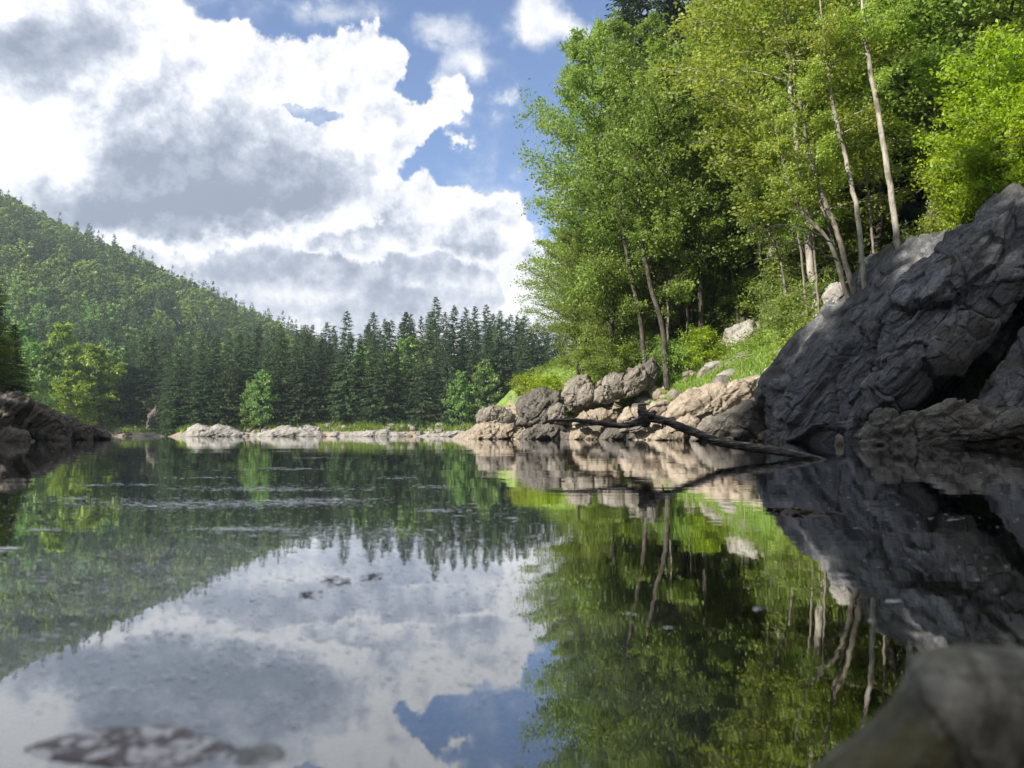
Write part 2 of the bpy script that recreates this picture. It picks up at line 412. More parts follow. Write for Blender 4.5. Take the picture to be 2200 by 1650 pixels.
PL = ([0, 3, 8, 20, 60, 400], [0, 1.2, 2.8, 7.0, 22, 60])                                    # left bank
def terrain(x, y, detail=True):
    x = np.asarray(x, float).ravel(); y = np.asarray(y, float).ravel()
    s = shore_sd(x, y)
    wR = np.maximum(sstep(-9, -3, x) * (1 - sstep(74, 100, y)), sstep(6, 16, x - 0.06 * y) * (1 - sstep(220, 320, y)))
    wN = 1 - sstep(34, 46, y)
    wL = sstep(-14, -22, x) * (1 - sstep(64, 90, y))
    zR = np.interp(s, *PR) * wN + np.interp(s, *PM) * (1 - wN)
    zF = np.interp(s, *PF); zL = np.interp(s, *PL)
    z = zR * wR + zL * wL * (1 - wR) + zF * (1 - wR) * (1 - wL)
    hill = np.maximum(0, (-x - 50) * 0.455) * sstep(170, 415, y) * (1 - 0.25 * sstep(430, 700, y))
    z = z + np.where(s > 0, hill, 0)
    p = np.stack([x, y, x * 0], 1)
    if detail:
        am = np.clip(s / 1.5, 0, 1)
        z = z + am * (fbm(p * 0.13, 4) * np.clip(s * 0.12, 0.1, 2.5))
        near = (np.abs(x) < 60) & (y < 180)
        if near.any():
            q = p[near]; sn = s[near]
            rk = fbm(q * np.array([0.55, 0.55, 1]), 5, 0.55, ridged=True)
            z[near] += np.clip(sn + 0.6, 0, 1) * rk * 0.28 * (1 - 0.5 * sstep(6, 14, sn))
    dep = -s
    bed = -(0.10 + 0.12 * dep + 0.010 * dep ** 1.6); bed = np.maximum(bed, -4)
    if detail:
        bed = bed + fbm(p * 1.7, 4, 0.6) * 0.07 * np.clip(dep, 0, 1)
    return np.where(s < 0, np.maximum(bed * np.clip(dep / 0.6, 0, 1), -4) , z)
def ground(px, Y):
    X = ray(px, 934)[0] * Y
    return X, Y, float(terrain([X], [Y])[0])

m, t, out = new_mat('ground')
geo = t.node('ShaderNodeNewGeometry'); pos = geo.outputs['Position']
s_at = t.node('ShaderNodeAttribute', attribute_name='shore').outputs['Fac']
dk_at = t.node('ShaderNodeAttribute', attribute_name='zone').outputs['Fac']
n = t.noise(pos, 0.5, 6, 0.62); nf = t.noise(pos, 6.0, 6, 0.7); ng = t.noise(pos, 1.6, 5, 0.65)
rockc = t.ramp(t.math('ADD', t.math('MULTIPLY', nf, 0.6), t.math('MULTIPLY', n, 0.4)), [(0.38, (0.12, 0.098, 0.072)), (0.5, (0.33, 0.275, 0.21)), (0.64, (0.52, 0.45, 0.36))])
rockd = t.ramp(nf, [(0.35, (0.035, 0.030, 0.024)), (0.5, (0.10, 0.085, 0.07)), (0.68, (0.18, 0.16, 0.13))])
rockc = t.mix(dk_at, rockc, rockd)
grassc = t.ramp(ng, [(0.32, (0.08, 0.12, 0.03)), (0.5, (0.17, 0.26, 0.055)), (0.68, (0.28, 0.35, 0.09))])
litter = t.ramp(nf, [(0.35, (0.030, 0.026, 0.014)), (0.5, (0.065, 0.055, 0.028)), (0.68, (0.05, 0.085, 0.02))])
sn = t.math('ADD', s_at, t.math('MULTIPLY', t.math('SUBTRACT', n, 0.5), 9.0))
veg = t.remap(sn, 3.0, 4.6)
fr = t.remap(sn, 8.5, 11.5)
c = t.mix(veg, rockc, grassc); c = t.mix(fr, c, litter)
bedc = t.ramp(t.noise(pos, 7.0, 6, 0.65), [(0.34, (0.03, 0.03, 0.015)), (0.5, (0.12, 0.11, 0.05)), (0.66, (0.28, 0.25, 0.11))])
z = t.sep(pos)[2]
c = t.mix(t.remap(z, 0.03, -0.03), c, bedc)
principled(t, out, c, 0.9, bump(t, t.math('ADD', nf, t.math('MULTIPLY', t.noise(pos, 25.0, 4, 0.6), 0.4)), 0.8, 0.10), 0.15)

def axis(parts):
    a = [parts[0][0]]
    for (lo, hi, st, gr) in parts:
        x = lo; s = st
        while x < hi - 1e-6:
            x = x + s; s *= gr; a.append(min(x, hi))
    return np.array(sorted(set(np.round(a, 4))))
ax_p = axis([(0, 3, 0.06, 1.0), (3, 22, 0.09, 1.003), (22, 60, 0.24, 1.02), (60, 520, 1.6, 1.03)])
ax_n = -axis([(0, 3, 0.07, 1.01), (3, 20, 0.3, 1.01), (20, 45, 0.25, 1.005), (45, 120, 0.6, 1.01), (120, 700, 2.2, 1.03)])
gx = np.unique(np.concatenate([ax_n, ax_p]))
gy = np.unique(np.concatenate([-axis([(0, 30, 0.5, 1.03), (30, 160, 2.5, 1.1)]), axis([(0, 4, 0.06, 1.003), (4, 75, 0.13, 1.0008), (75, 140, 0.9, 1.0), (140, 156, 0.3, 1.0), (156, 900, 1.5, 1.02)])]))
XX, YY = np.meshgrid(gx, gy)
ZZ = terrain(XX, YY)
V = np.stack([XX.ravel(), YY.ravel(), ZZ], 1)
nx, ny = len(gx), len(gy)
i = np.arange(ny - 1)[:, None] * nx; j = np.arange(nx - 1)[None, :]
F = np.stack([i + j, i + j + 1, i + nx + j + 1, i + nx + j], -1).reshape(-1, 4)
me = mesh_np('ground', V, F, MATS['ground'])
a = me.attributes.new('shore', 'FLOAT', 'POINT'); a.data.foreach_set('value', (shore_sd(V[:, 0], V[:, 1]) + 1.7 * (V[:, 1] > 130)).astype(np.float32))
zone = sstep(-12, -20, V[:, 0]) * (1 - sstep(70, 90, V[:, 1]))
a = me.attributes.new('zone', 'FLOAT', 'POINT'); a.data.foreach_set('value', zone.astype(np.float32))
tag(obj('ground', me), kind='structure')
print('terrain verts', len(V))

# ------------------------------------------------------------------ water
m, t, out = new_mat('water')
pos = t.node('ShaderNodeNewGeometry').outputs['Position']
p1 = t.vec('MULTIPLY', pos, (0.35, 1.0, 1.0))
w1 = t.noise(p1, 5.0, 3, 0.5); w2 = t.noise(p1, 1.2, 2, 0.5); w3 = t.noise(t.vec('MULTIPLY', pos, (0.5, 1.0, 1.0)), 30.0, 2, 0.5)
patch = t.remap(t.noise(t.vec('MULTIPLY', pos, (0.5, 1, 1)), 0.25, 3, 0.5), 0.35, 0.65, 0.35, 1.0)
hh = t.math('MULTIPLY', t.math('ADD', t.math('MULTIPLY', w1, 0.0010), t.math('ADD', t.math('MULTIPLY', w2, 0.0028), t.math('MULTIPLY', w3, 0.00006))), patch)
bn = t.node('ShaderNodeBump'); bn.inputs['Strength'].default_value = 1.0; bn.inputs['Distance'].default_value = 1.0
t.l.new(hh, bn.inputs['Height'])
gl = t.node('ShaderNodeBsdfGlossy'); gl.inputs['Color'].default_value = (0.97, 0.98, 1.0, 1); gl.inputs['Roughness'].default_value = 0.012
t.l.new(bn.outputs[0], gl.inputs['Normal'])
tr = t.node('ShaderNodeBsdfTransparent'); tr.inputs[0].default_value = (0.62, 0.64, 0.45, 1)
df = t.node('ShaderNodeBsdfDiffuse'); df.inputs[0].default_value = (0.022, 0.027, 0.013, 1)
mm = t.node('ShaderNodeMixShader'); mm.inputs[0].default_value = 0.22
t.l.new(tr.outputs[0], mm.inputs[1]); t.l.new(df.outputs[0], mm.inputs[2])
fz = t.node('ShaderNodeFresnel'); fz.inputs['IOR'].default_value = 1.85
mx = t.node('ShaderNodeMixShader')
t.l.new(t.math('MULTIPLY_ADD', fz.outputs[0], 1.55, 0.03, clamp=True), mx.inputs[0]); t.l.new(mm.outputs[0], mx.inputs[1]); t.l.new(gl.outputs[0], mx.inputs[2])
# thin film of pollen and scum drifting in blotches near the left of the viewer
px_, py_, pz_ = t.sep(pos)
fd = t.vec('LENGTH', t.vec('MULTIPLY', t.vec('SUBTRACT', pos, (-0.75, 1.35, 0.0)), (0.95, 0.62, 0.0)))
fn = t.noise(t.vec('MULTIPLY', pos, (1.0, 1.7, 1)), 3.2, 7, 0.68)
fine_ = t.noise(t.vec('MULTIPLY', pos, (1.0, 1.6, 1)), 26.0, 4, 0.7)
fm = t.math('MULTIPLY', t.remap(fd, 1.15, 0.35), t.remap(t.math('ADD', t.math('MULTIPLY', fn, 0.7), t.math('MULTIPLY', fine_, 0.3)), 0.36, 0.60))
far_ = t.math('MULTIPLY', t.remap(t.noise(t.vec('MULTIPLY', pos, (0.35, 1.5, 1)), 1.1, 7, 0.7), 0.56, 0.66), t.math('MULTIPLY', t.remap(px_, 0.4, -0.5), t.remap(py_, 9.0, 5.0)))
fm = t.math('MAXIMUM', t.math('MULTIPLY', fm, 0.16), t.math('MULTIPLY', far_, 0.05))
film = t.node('ShaderNodeBsdfDiffuse'); film.inputs[0].default_value = (0.80, 0.83, 0.86, 1)
m2 = t.node('ShaderNodeMixShader'); t.l.new(fm, m2.inputs[0]); t.l.new(mx.outputs[0], m2.inputs[1]); t.l.new(film.outputs[0], m2.inputs[2])
t.l.new(m2.outputs[0], out.inputs[0])
me = mesh_np('water', np.array([(-110, -26, 0), (22, -26, 0), (22, 176, 0), (-110, 176, 0)], float), np.array([[0, 1, 2, 3]]), m)
tag(obj('lake_water', me), kind='structure')

# ------------------------------------------------------------------ rocks
def facet_field(q, seed):
    """flat tilted facets with sharp steps between them, one per jittered cell"""
    i0 = np.floor(q).astype(int); best = np.full(len(q), 1e9); second = np.full(len(q), 1e9); val = np.zeros(len(q))
    for dx in (-1, 0, 1):
        for dy in (-1, 0, 1):
            for dz in (-1, 0, 1):
                c = i0 + (dx, dy, dz); ci = (c + seed * 13) & 255
                h = _perm[_perm[_perm[ci[:, 0]] + ci[:, 1]] + ci[:, 2]]
                g = _grad[h]; g2 = _grad[(h * 7 + 31) & 255]
                d = q - (c + 0.5 + 0.42 * g); r = (d * d).sum(1)
                m_ = r < best
                second = np.where(m_, best, np.minimum(second, r))
                val = np.where(m_, g2[:, 2] * 0.8 + (d * g2).sum(1) * 0.9, val); best = np.where(m_, r, best)
    return val - 0.35 * (1 - sstep(0.0, 0.05, np.sqrt(second) - np.sqrt(best)))
def rock_shape(V, N, amp, sc, seed, strata=(0.78, 0.06, -0.62), k=3.0, crack=1.0):
    s = np.array(strata, float); s = s / np.linalg.norm(s)
    b = np.cross(s, (0, 1, 0)); b = b / np.linalg.norm(b); c = np.cross(s, b)
    off = np.array([seed * 3.1, seed * 1.7, seed * 2.3])
    Q = np.stack([V @ s, V @ b, V @ c], 1)
    Q = Q + 0.25 / sc * np.stack([fbm(V * 0.6 * sc + 5 + a_, 3) for a_ in (0, 40, 80)], 1)
    dirs = np.array([min(k, 4.5) * 0.55 + .45, 1.3 / (0.6 + 0.35 * min(k, 5)), 1.2]) * sc
    d = 0.80 * fbm(V * 0.30 * sc + off, 3)
    d += 0.50 * facet_field(Q * dirs * 0.42 + off, seed)
    d += 0.20 * facet_field(Q * dirs * 1.15 + off, seed + 1)
    d += 0.06 * facet_field(Q * dirs * 3.1 + off, seed + 2)
    lay = fbm(Q * np.array([1.0, 0.10, 0.4]) * sc + off, 3, 0.5)
    d += 0.10 * lay + (0.16 + 0.10 * min(k, 5)) * (sstep(-0.07, 0.07, lay) - 0.5)
    d += 0.07 * fbm(V * 3.0 * sc + off, 4, 0.65)
    return V + N * (d * amp)[:, None]
def outline_rock(name, pts, depth, Tf, Tb, mat, amp=0.25, sc=1.0, seed=1, nth=220, nr=70, pw=2.2, label='', cat='rock', group=None, k=3.0, strata=(0.80, 0.2, -0.55), lump=None):
    """closed rock: real outline at real depth, swollen Tf metres to the front and Tb to the back"""
    W = np.array([at(px, py, depth(px, py) if callable(depth) else depth) for px, py in pts])
    C = W.mean(0)
    # resample the outline evenly, smooth a little
    L = np.vstack([W, W[:1]]); seg = np.linalg.norm(np.diff(L, axis=0), axis=1); cum = np.concatenate([[0], np.cumsum(seg)])
    tt = np.linspace(0, cum[-1], nth, endpoint=False)
    B = np.stack([np.interp(tt, cum, L[:, a]) for a in range(3)], 1)
    for _ in range(max(1, nth // 60)): B = (np.roll(B, 1, 0) + 2 * B + np.roll(B, -1, 0)) / 4
    th = np.linspace(0, math.pi / 2, nr)
    vd = C - np.array([0, 0, C[2]]); vd = vd / np.linalg.norm(vd)
    def shell(sgn, T):
        r = np.sin(th) ; h = np.cos(th) ** (2.0 / pw)
        P = C + r[1:, None, None] * (B - C)[None]
        dd = P - np.array([0, 0, H_CAM]); dd[..., 2] *= 0.6; dd /= np.linalg.norm(dd, axis=2)[..., None]
        return P + sgn * T * h[1:, None, None] * dd
    fr = shell(-1, Tf); bk = shell(1, Tb)[:-1]
    V = [C[None] - vd * Tf, fr.reshape(-1, 3), bk.reshape(-1, 3), C[None] + vd * Tb]
    V = np.concatenate(V); n1 = nr - 1
    j = np.arange(nth); j2 = (j + 1) % nth
    F3 = [np.stack([j * 0, 1 + j, 1 + j2], 1)]; F4 = []
    for a_ in range(n1 - 1):
        b0 = 1 + a_ * nth; b1 = b0 + nth
        F4.append(np.stack([b0 + j, b1 + j, b1 + j2, b0 + j2], 1))
    bb = 1 + n1 * nth; nb_ = n1 - 1; last = 1 + (n1 - 1) * nth
    F3.append(np.stack([j * 0 + len(V) - 1, bb + j2, bb + j], 1))
    for a_ in range(nb_ - 1):
        b0 = bb + a_ * nth; b1 = b0 + nth
        F4.append(np.stack([b0 + j, b0 + j2, b1 + j2, b1 + j], 1))
    lb = bb + (nb_ - 1) * nth
    F4.append(np.stack([lb + j, lb + j2, last + j2, last + j], 1))
    me = mesh_np(name, V, [np.concatenate(F3), np.concatenate(F4)], mat)
    N = np.empty(len(V) * 3, np.float32); me.vertex_normals.foreach_get('vector', N); N = N.reshape(-1, 3)
    if ((V - C) * N).sum() < 0:
        me.flip_normals(); N = -N
    if lump: V = lump(V, N)
    V2 = rock_shape(V, N, amp, sc, seed, k=k, strata=strata)
    base = V2[:, 0].mean(), V2[:, 1].mean(), max(0, V2[:, 2].min())
    me.vertices.foreach_set('co', (V2 - np.array(base)).astype(np.float32).ravel()); me.update()
    o = obj(name, me, loc=base)
    return tag(o, label, cat, group)

M = MATS
CS = (0.76, 0.06, -0.65)     # bedding of the cliff: layers climb to the right
outline_rock('cliff_slab', [(1634, 900), (1633, 850), (1650, 810), (1682, 768), (1705, 738), (1760, 688), (1800, 640), (1835, 600), (1862, 556), (1905, 510), (1960, 488), (2050, 482), (2150, 480), (2200, 520), (2180, 700), (2060, 850), (1990, 1085), (1800, 1100), (1640, 1060)],
    lambda px, py: 41 - (px - 1636) * 0.022 + (950 - py) * 0.010, 2.6, 3.0, M['rock_cliff'], amp=0.62, sc=0.75, seed=3, nth=620, nr=190, k=9.0, strata=CS, pw=1.8,
    label='long dark ridged rock slab sloping into the lake, sunlit only at its top edge', cat='cliff rock')
outline_rock('overhanging_rock', [(1860, 705), (1868, 680), (1890, 650), (1960, 592), (2030, 522), (2095, 488), (2118, 455), (2165, 422), (2230, 390), (2330, 375), (2420, 480), (2380, 550), (2250, 590), (2175, 665), (2110, 750), (2020, 825), (1950, 875), (1900, 900), (1872, 880), (1868, 840), (1882, 800), (1866, 750)],
    lambda px, py: 29.5 - (px - 1862) * 0.006 + (890 - py) * 0.006, 2.6, 4.0, M['rock_cliff'], amp=0.62, sc=0.85, seed=8, nth=520, nr=170, k=2.6, strata=CS, pw=3.4,
    label='massive dark rock bulging out over a black crevice at the right edge', cat='cliff rock')
outline_rock('leaning_rock', [(2050, 925), (2072, 880), (2115, 835), (2152, 780), (2192, 710), (2240, 645), (2330, 570), (2440, 520), (2480, 800), (2440, 985), (2250, 960), (2120, 930)],
    lambda px, py: 27.2 - (px - 2050) * 0.004 + (890 - py) * 0.006, 1.1, 3.0, M['rock_cliff'], amp=0.34, sc=1.0, seed=12, nth=400, nr=120, k=1.6, strata=(0.5, 0.2, -0.8),
    label='smooth grey brown slab leaning below the crevice at the right edge', cat='cliff rock')
outline_rock('rock_ledge', [(1842, 1000), (1850, 950), (1856, 925), (1885, 902), (1960, 892), (2040, 868), (2120, 880), (2200, 890), (2360, 885), (2440, 930), (2440, 1040), (2100, 1040)],
    lambda px, py: 27.4 - (px - 1850) * 0.008, 1.3, 3.0, M['rock_dark'], amp=0.42, sc=1.6, seed=21, nth=420, nr=110, k=2.0, strata=(0.3, 0.2, -0.9),
    label='low cracked brown ledge rising from the water under the overhanging rock', cat='cliff rock')
outline_rock('waterside_stone', [(1792, 962), (1795, 938), (1802, 930), (1812, 938), (1817, 962)], 27.5, 0.15, 0.2, M['rock_boulder'], amp=0.03, sc=4, seed=2, nth=60, nr=20,
    label='small pale stone standing in the water at the foot of the ridged slab', cat='stone')

BL = [
 ('boulder', [(1108, 912), (1108, 885), (1116, 862), (1136, 846), (1165, 838), (1196, 844), (1214, 868), (1222, 912), (1180, 930), (1130, 926)], 61, 1.6, 'rock_dark', 'rounded dark boulder with a shaded right side near the tip of the right bank'),
 ('boulder', [(1024, 906), (1024, 884), (1034, 873), (1055, 869), (1082, 876), (1104, 890), (1118, 906), (1090, 916), (1040, 914)], 64, 1.1, 'rock_boulder', 'layered boulder with a flat cap, leftmost on the right bank'),
 ('shore_rock', [(1004, 952), (1012, 925), (1034, 905), (1070, 903), (1110, 915), (1140, 930), (1150, 952), (1080, 958)], 63.5, 1.4, 'rock_tan', 'tan rock at the very tip of the right bank, touching the water'),
 ('shore_rock', [(1110, 955), (1120, 925), (1150, 910), (1200, 912), (1225, 930), (1230, 955)], 60, 1.3, 'rock_dark', 'dark rock by the water directly below the rounded dark boulder'),
 ('boulder', [(1211, 868), (1214, 838), (1226, 818), (1246, 808), (1268, 814), (1278, 836), (1276, 862), (1250, 880), (1222, 880)], 59, 1.2, 'rock_boulder', 'tall rounded tan boulder right of the dark boulder'),
 ('boulder', [(1240, 872), (1242, 842), (1252, 826), (1268, 822), (1282, 840), (1280, 868), (1262, 876)], 57, 0.8, 'rock_boulder', 'egg shaped boulder leaning on the front of the tall rounded one'),
 ('boulder', [(1272, 864), (1275, 840), (1288, 829), (1306, 829), (1320, 842), (1320, 860), (1302, 870), (1284, 870)], 56, 0.8, 'rock_boulder', 'round boulder to the right of the egg shaped boulder'),
 ('boulder', [(1278, 832), (1280, 818), (1292, 813), (1303, 820), (1304, 834)], 58, 0.5, 'rock_boulder', 'small round boulder wedged above the round one'),
 ('crag', [(1298, 846), (1303, 812), (1320, 800), (1342, 800), (1352, 820), (1346, 846), (1320, 856)], 57.5, .9, 'rock_boulder', 'jagged grey block under the trees, left one of three above the sandy bank'),
 ('crag', [(1336, 850), (1338, 815), (1350, 792), (1376, 786), (1388, 800), (1384, 832), (1362, 852)], 57, .9, 'rock_boulder', 'split grey block, middle one of three above the sandy bank'),
 ('crag', [(1368, 842), (1374, 800), (1388, 772), (1404, 768), (1414, 790), (1414, 820), (1398, 842)], 57.5, .9, 'rock_dark', 'upright dark block, right one of three above the sandy bank'),
 ('boulder', [(1180, 905), (1184, 878), (1200, 862), (1216, 870), (1222, 900), (1204, 915)], 58, .7, 'rock_boulder', 'narrow block between the rounded dark boulder and the tall tan one'),
 ('shore_rock', [(1330, 930), (1340, 905), (1362, 898), (1384, 906), (1392, 930)], 50, .5, 'rock_boulder', 'small grey block right under the driftwood knot'),
 ('shore_rock', [(1440, 930), (1452, 902), (1478, 890), (1504, 900), (1512, 930)], 46, .6, 'rock_tan', 'fractured tan block between the driftwood and the grey slab'),
 ('rock_slab', [(1420, 905), (1440, 868), (1480, 842), (1540, 828), (1600, 812), (1650, 800), (1660, 860), (1590, 885), (1500, 912)], 47, 1.0, 'rock_tan', 'smooth sunlit tan slab sloping down beside the ridged dark cliff'),
 ('rock_slab', [(1478, 952), (1500, 912), (1545, 888), (1600, 866), (1645, 856), (1660, 952)], 43.5, 1.0, 'rock_boulder', 'grey cracked slab at the waterline left of the ridged dark cliff'),
 ('crag', [(1548, 782), (1550, 745), (1558, 715), (1582, 696), (1618, 688), (1650, 706), (1668, 735), (1640, 770), (1600, 790)], 58, 1.5, 'rock_pale', 'pale pitted crag half hidden by bushes above the grassy slope'),
 ('crag', [(1770, 690), (1770, 640), (1785, 612), (1812, 602), (1840, 612), (1838, 660), (1800, 705)], 41, 1.0, 'rock_pale', 'pale crag with rusty moss behind the top of the ridged slab'),
 ('rock_slab', [(1330, 905), (1345, 880), (1385, 868), (1430, 862), (1450, 878), (1420, 900), (1370, 912)], 52, 0.7, 'rock_tan', 'flat tan slab lying behind the knot of the driftwood'),
 ('shore_rock', [(1290, 948), (1300, 922), (1330, 910), (1365, 918), (1380, 948)], 54, 0.7, 'rock_dark', 'dark wedge shaped rock at the waterline below the driftwood tip'),
 ('shore_rock', [(1218, 950), (1226, 926), (1256, 918), (1290, 930), (1296, 950)], 57, 0.7, 'rock_tan', 'tan rock at the waterline between two dark ones'),
 ('rock_slab', [(1230, 912), (1250, 888), (1290, 878), (1325, 884), (1330, 900), (1280, 914)], 56, 0.7, 'rock_tan', 'tan slab just below the round boulders'),
 ('shore_rock', [(1395, 950), (1408, 926), (1440, 916), (1480, 925), (1492, 950)], 49, 0.7, 'rock_tan', 'broken tan rock at the waterline under the driftwood knot'),
]
for n_, pts, Y, T, mt, lab in BL:
    outline_rock(n_, pts, Y, T, T, M[mt], amp=0.26 * T + 0.04, sc=1.9, seed=sum(map(ord, lab)) % 37 + 1, nth=150, nr=46, k=0.7, strata=((sum(map(ord, lab)) % 7) / 7 + .2, .3, -.7), label=lab, cat='boulder' if n_ == 'boulder' else 'rock', pw=2.5)
LR = [
 ([(-160, 970), (-160, 815), (-60, 826), (0, 842), (40, 848), (70, 868), (60, 905), (30, 960)], 43, 2.2, 'large brown rock mass at the left edge with a flat top', ),
 ([(20, 965), (40, 895), (70, 862), (105, 868), (140, 890), (150, 920), (140, 960)], 48, 1.8, 'brown rock hump second from the left edge on the left bank'),
 ([(110, 960), (120, 908), (145, 893), (180, 905), (200, 925), (195, 955)], 54, 1.5, 'brown rock with a pale break in the middle of the left bank'),
 ([(170, 955), (185, 915), (205, 908), (228, 922), (246, 946), (200, 952)], 61, 1.3, 'low brown rock forming the tip of the left bank'),
 ([(-40, 975), (-20, 935), (20, 918), (60, 928), (85, 970)], 41, 0.9, 'low dark rock by the water nearest on the left bank'),
 ([(80, 965), (95, 932), (120, 926), (150, 938), (160, 962)], 47, 0.7, 'small dark rock at the water in front of the left bank'),
]
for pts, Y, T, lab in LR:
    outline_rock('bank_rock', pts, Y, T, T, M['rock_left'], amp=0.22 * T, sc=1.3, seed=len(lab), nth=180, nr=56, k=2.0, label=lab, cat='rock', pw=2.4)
FR = [
 ([(384, 948), (392, 930), (405, 915), (425, 906), (450, 912), (470, 905), (500, 915), (530, 928), (545, 948)], 141, 'pale rock ledge with a sloping left end on the far shore'),
 ([(520, 948), (545, 930), (580, 920), (610, 910), (640, 915), (690, 926), (720, 948)], 145, 'long pale ledge in the left middle of the far shore'),
 ([(620, 945), (640, 918), (660, 905), (680, 912), (700, 930), (712, 945)], 149, 'grey knob of rock behind the long pale ledge'),
 ([(700, 948), (730, 930), (780, 922), (830, 920), (870, 932), (890, 948)], 146, 'flat pale ledge in the middle of the far shore'),
 ([(860, 948), (900, 935), (950, 928), (1000, 922), (1020, 948)], 146, 'low stony ledge at the right end of the far shore'),
 ([(960, 935), (975, 912), (995, 905), (1015, 912), (1025, 935)], 150, 'pale rock pile close behind the tip of the right bank'),
 ([(312, 925), (318, 895), (335, 870), (345, 880), (340, 905), (335, 928)], 172, 'narrow grey rock face in the dark forest cove'),
]
for pts, Y, lab in FR:
    outline_rock('far_ledge', [(a, 948 - (948 - b) * (.86 if Y < 160 else 1)) for a, b in pts], Y, 1.6, 2.0, M['rock_left' if Y > 165 else 'rock_pale'], amp=0.34, sc=1.6, seed=len(lab), nth=160, nr=40, k=1.2, strata=(.3, .3, -.8), label=lab, cat='rock', pw=2.4)

# loose stones: a few angular shapes, copied
rng = np.random.RandomState(11)
def stone_mesh(name, seed, mat, sub=4):
    rs = np.random.RandomState(seed)
    bm = bmesh.new(); bmesh.ops.create_icosphere(bm, subdivisions=sub, radius=1.0)
    V = np.array([v.co for v in bm.verts]); F = np.array([[v.index for v in f.verts] for f in bm.faces]); bm.free()
    for _ in range(9):
        nrm = rs.normal(size=3); nrm /= np.linalg.norm(nrm); d = rs.uniform(0.55, 0.85)
        e = np.maximum(0, V @ nrm - d); V = V - e[:, None] * nrm * 0.92
    V = V * np.array([1.0, rs.uniform(0.7, 1.0), rs.uniform(0.45, 0.75)])
    N = V / (np.linalg.norm(V, axis=1)[:, None])
    V = V + N * (0.10 * fbm(V * 1.5 + seed, 4) + 0.04 * fbm(V * 6 + seed, 3, ridged=True))[:, None]
    return V, F
ST = {}
for mt in ('rock_tan', 'rock_boulder', 'rock_dark', 'rock_left', 'rock_pale'):
    for s_ in range(4):
        V_, F_ = stone_mesh('stone', s_ + 3, None)
        ST[mt, s_] = mesh_np('stone', V_, F_, M[mt])
def scatter_stones(n, name, mts, spot, size, label, group, cat='stone'):
    for q in range(n):
        X, Y = spot(); Z = float(terrain([X], [Y])[0])
        o = bpy.data.objects.new(name, ST[mts[rng.randint(len(mts))], rng.randint(4)]); COL.objects.link(o)
        sz = size(); o.location = (X, Y, max(Z, -0.1) + sz * 0.12); o.scale = (sz, sz, sz)
        o.rotation_euler = (rng.uniform(-0.4, 0.4), rng.uniform(-0.4, 0.4), rng.uniform(0, 6.3))
        tag(o, label, cat, group)
def on_right():
    while True:
        px = rng.uniform(1020, 1640); Y = rng.uniform(42, 68); X = ray(px, 934)[0] * Y
        s = shore_sd([X], [Y])[0]
        if -0.2 < s < 4.8: return X, Y
def on_slope():
    while True:
        px = rng.uniform(1380, 1700); Y = rng.uniform(44, 62); X = ray(px, 934)[0] * Y
        s = shore_sd([X], [Y])[0]
        if 2.5 < s < 7.5: return X, Y
scatter_stones(26, 'slope_stone', ['rock_boulder', 'rock_tan', 'rock_pale'], on_slope, lambda: 0.25 + 0.6 * rng.rand() ** 2, 'stone lying in the grass of the slope left of the cliff', 'stones in the grassy slope')
scatter_stones(190, 'loose_stone', ['rock_tan', 'rock_tan', 'rock_boulder', 'rock_dark'], on_right, lambda: 0.18 + 0.85 * rng.rand() ** 2,
    'loose angular stone on the sunlit right bank between the boulders and the cliff', 'stones strewn on the right bank')
def on_left():
    while True:
        px = rng.uniform(-150, 250); Y = rng.uniform(36, 68); X = ray(px, 934)[0] * Y
        s = shore_sd([X], [Y])[0]
        if -0.3 < s < 5: return X, Y
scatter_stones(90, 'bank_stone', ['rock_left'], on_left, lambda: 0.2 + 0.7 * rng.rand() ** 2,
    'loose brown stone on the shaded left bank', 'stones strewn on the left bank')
def on_far():
    while True:
        px = rng.uniform(250, 1025); Y = rng.uniform(140, 174); X = ray(px, 934)[0] * Y
        s = shore_sd([X], [Y])[0]
        if -0.2 < s < 4: return X, Y
scatter_stones(190, 'far_stone', ['rock_pale', 'rock_pale', 'rock_boulder'], on_far, lambda: 0.25 + 1.0 * rng.rand() ** 3,
    'pale stone on the far shore below the spruces', 'stones along the far shore')
# gravel: too many to count
def gravel():
    Vs, Fs = [], []; base = 0
    V0, F0 = stone_mesh('g', 5, None, 1)
    n = 5200
    px = rng.uniform(1010, 1660, n); Y = rng.uniform(40, 68, n); X = (px - 1100) / 1690 * Y
    s = shore_sd(X, Y); ok = (s > -0.3) & (s < 5); X, Y = X[ok], Y[ok]; Z = terrain(X, Y)
    for x, y, z_ in zip(X, Y, Z):
        sc_ = 0.04 + 0.14 * rng.rand() ** 2; a_ = rng.uniform(0, 6.3); c_, s_ = math.cos(a_), math.sin(a_)
        v = V0 * sc_; v = np.stack([v[:, 0] * c_ - v[:, 1] * s_, v[:, 0] * s_ + v[:, 1] * c_, v[:, 2]], 1) + (x, y, z_ + sc_ * .3)
        Vs.append(v); Fs.append(F0 + base); base += len(V0)
    me = mesh_np('gravel', np.concatenate(Vs), np.concatenate(Fs), M['rock_tan'])
    tag(obj('gravel', me), 'tan gravel between the stones of the right bank', 'gravel', kind='stuff')
gravel()

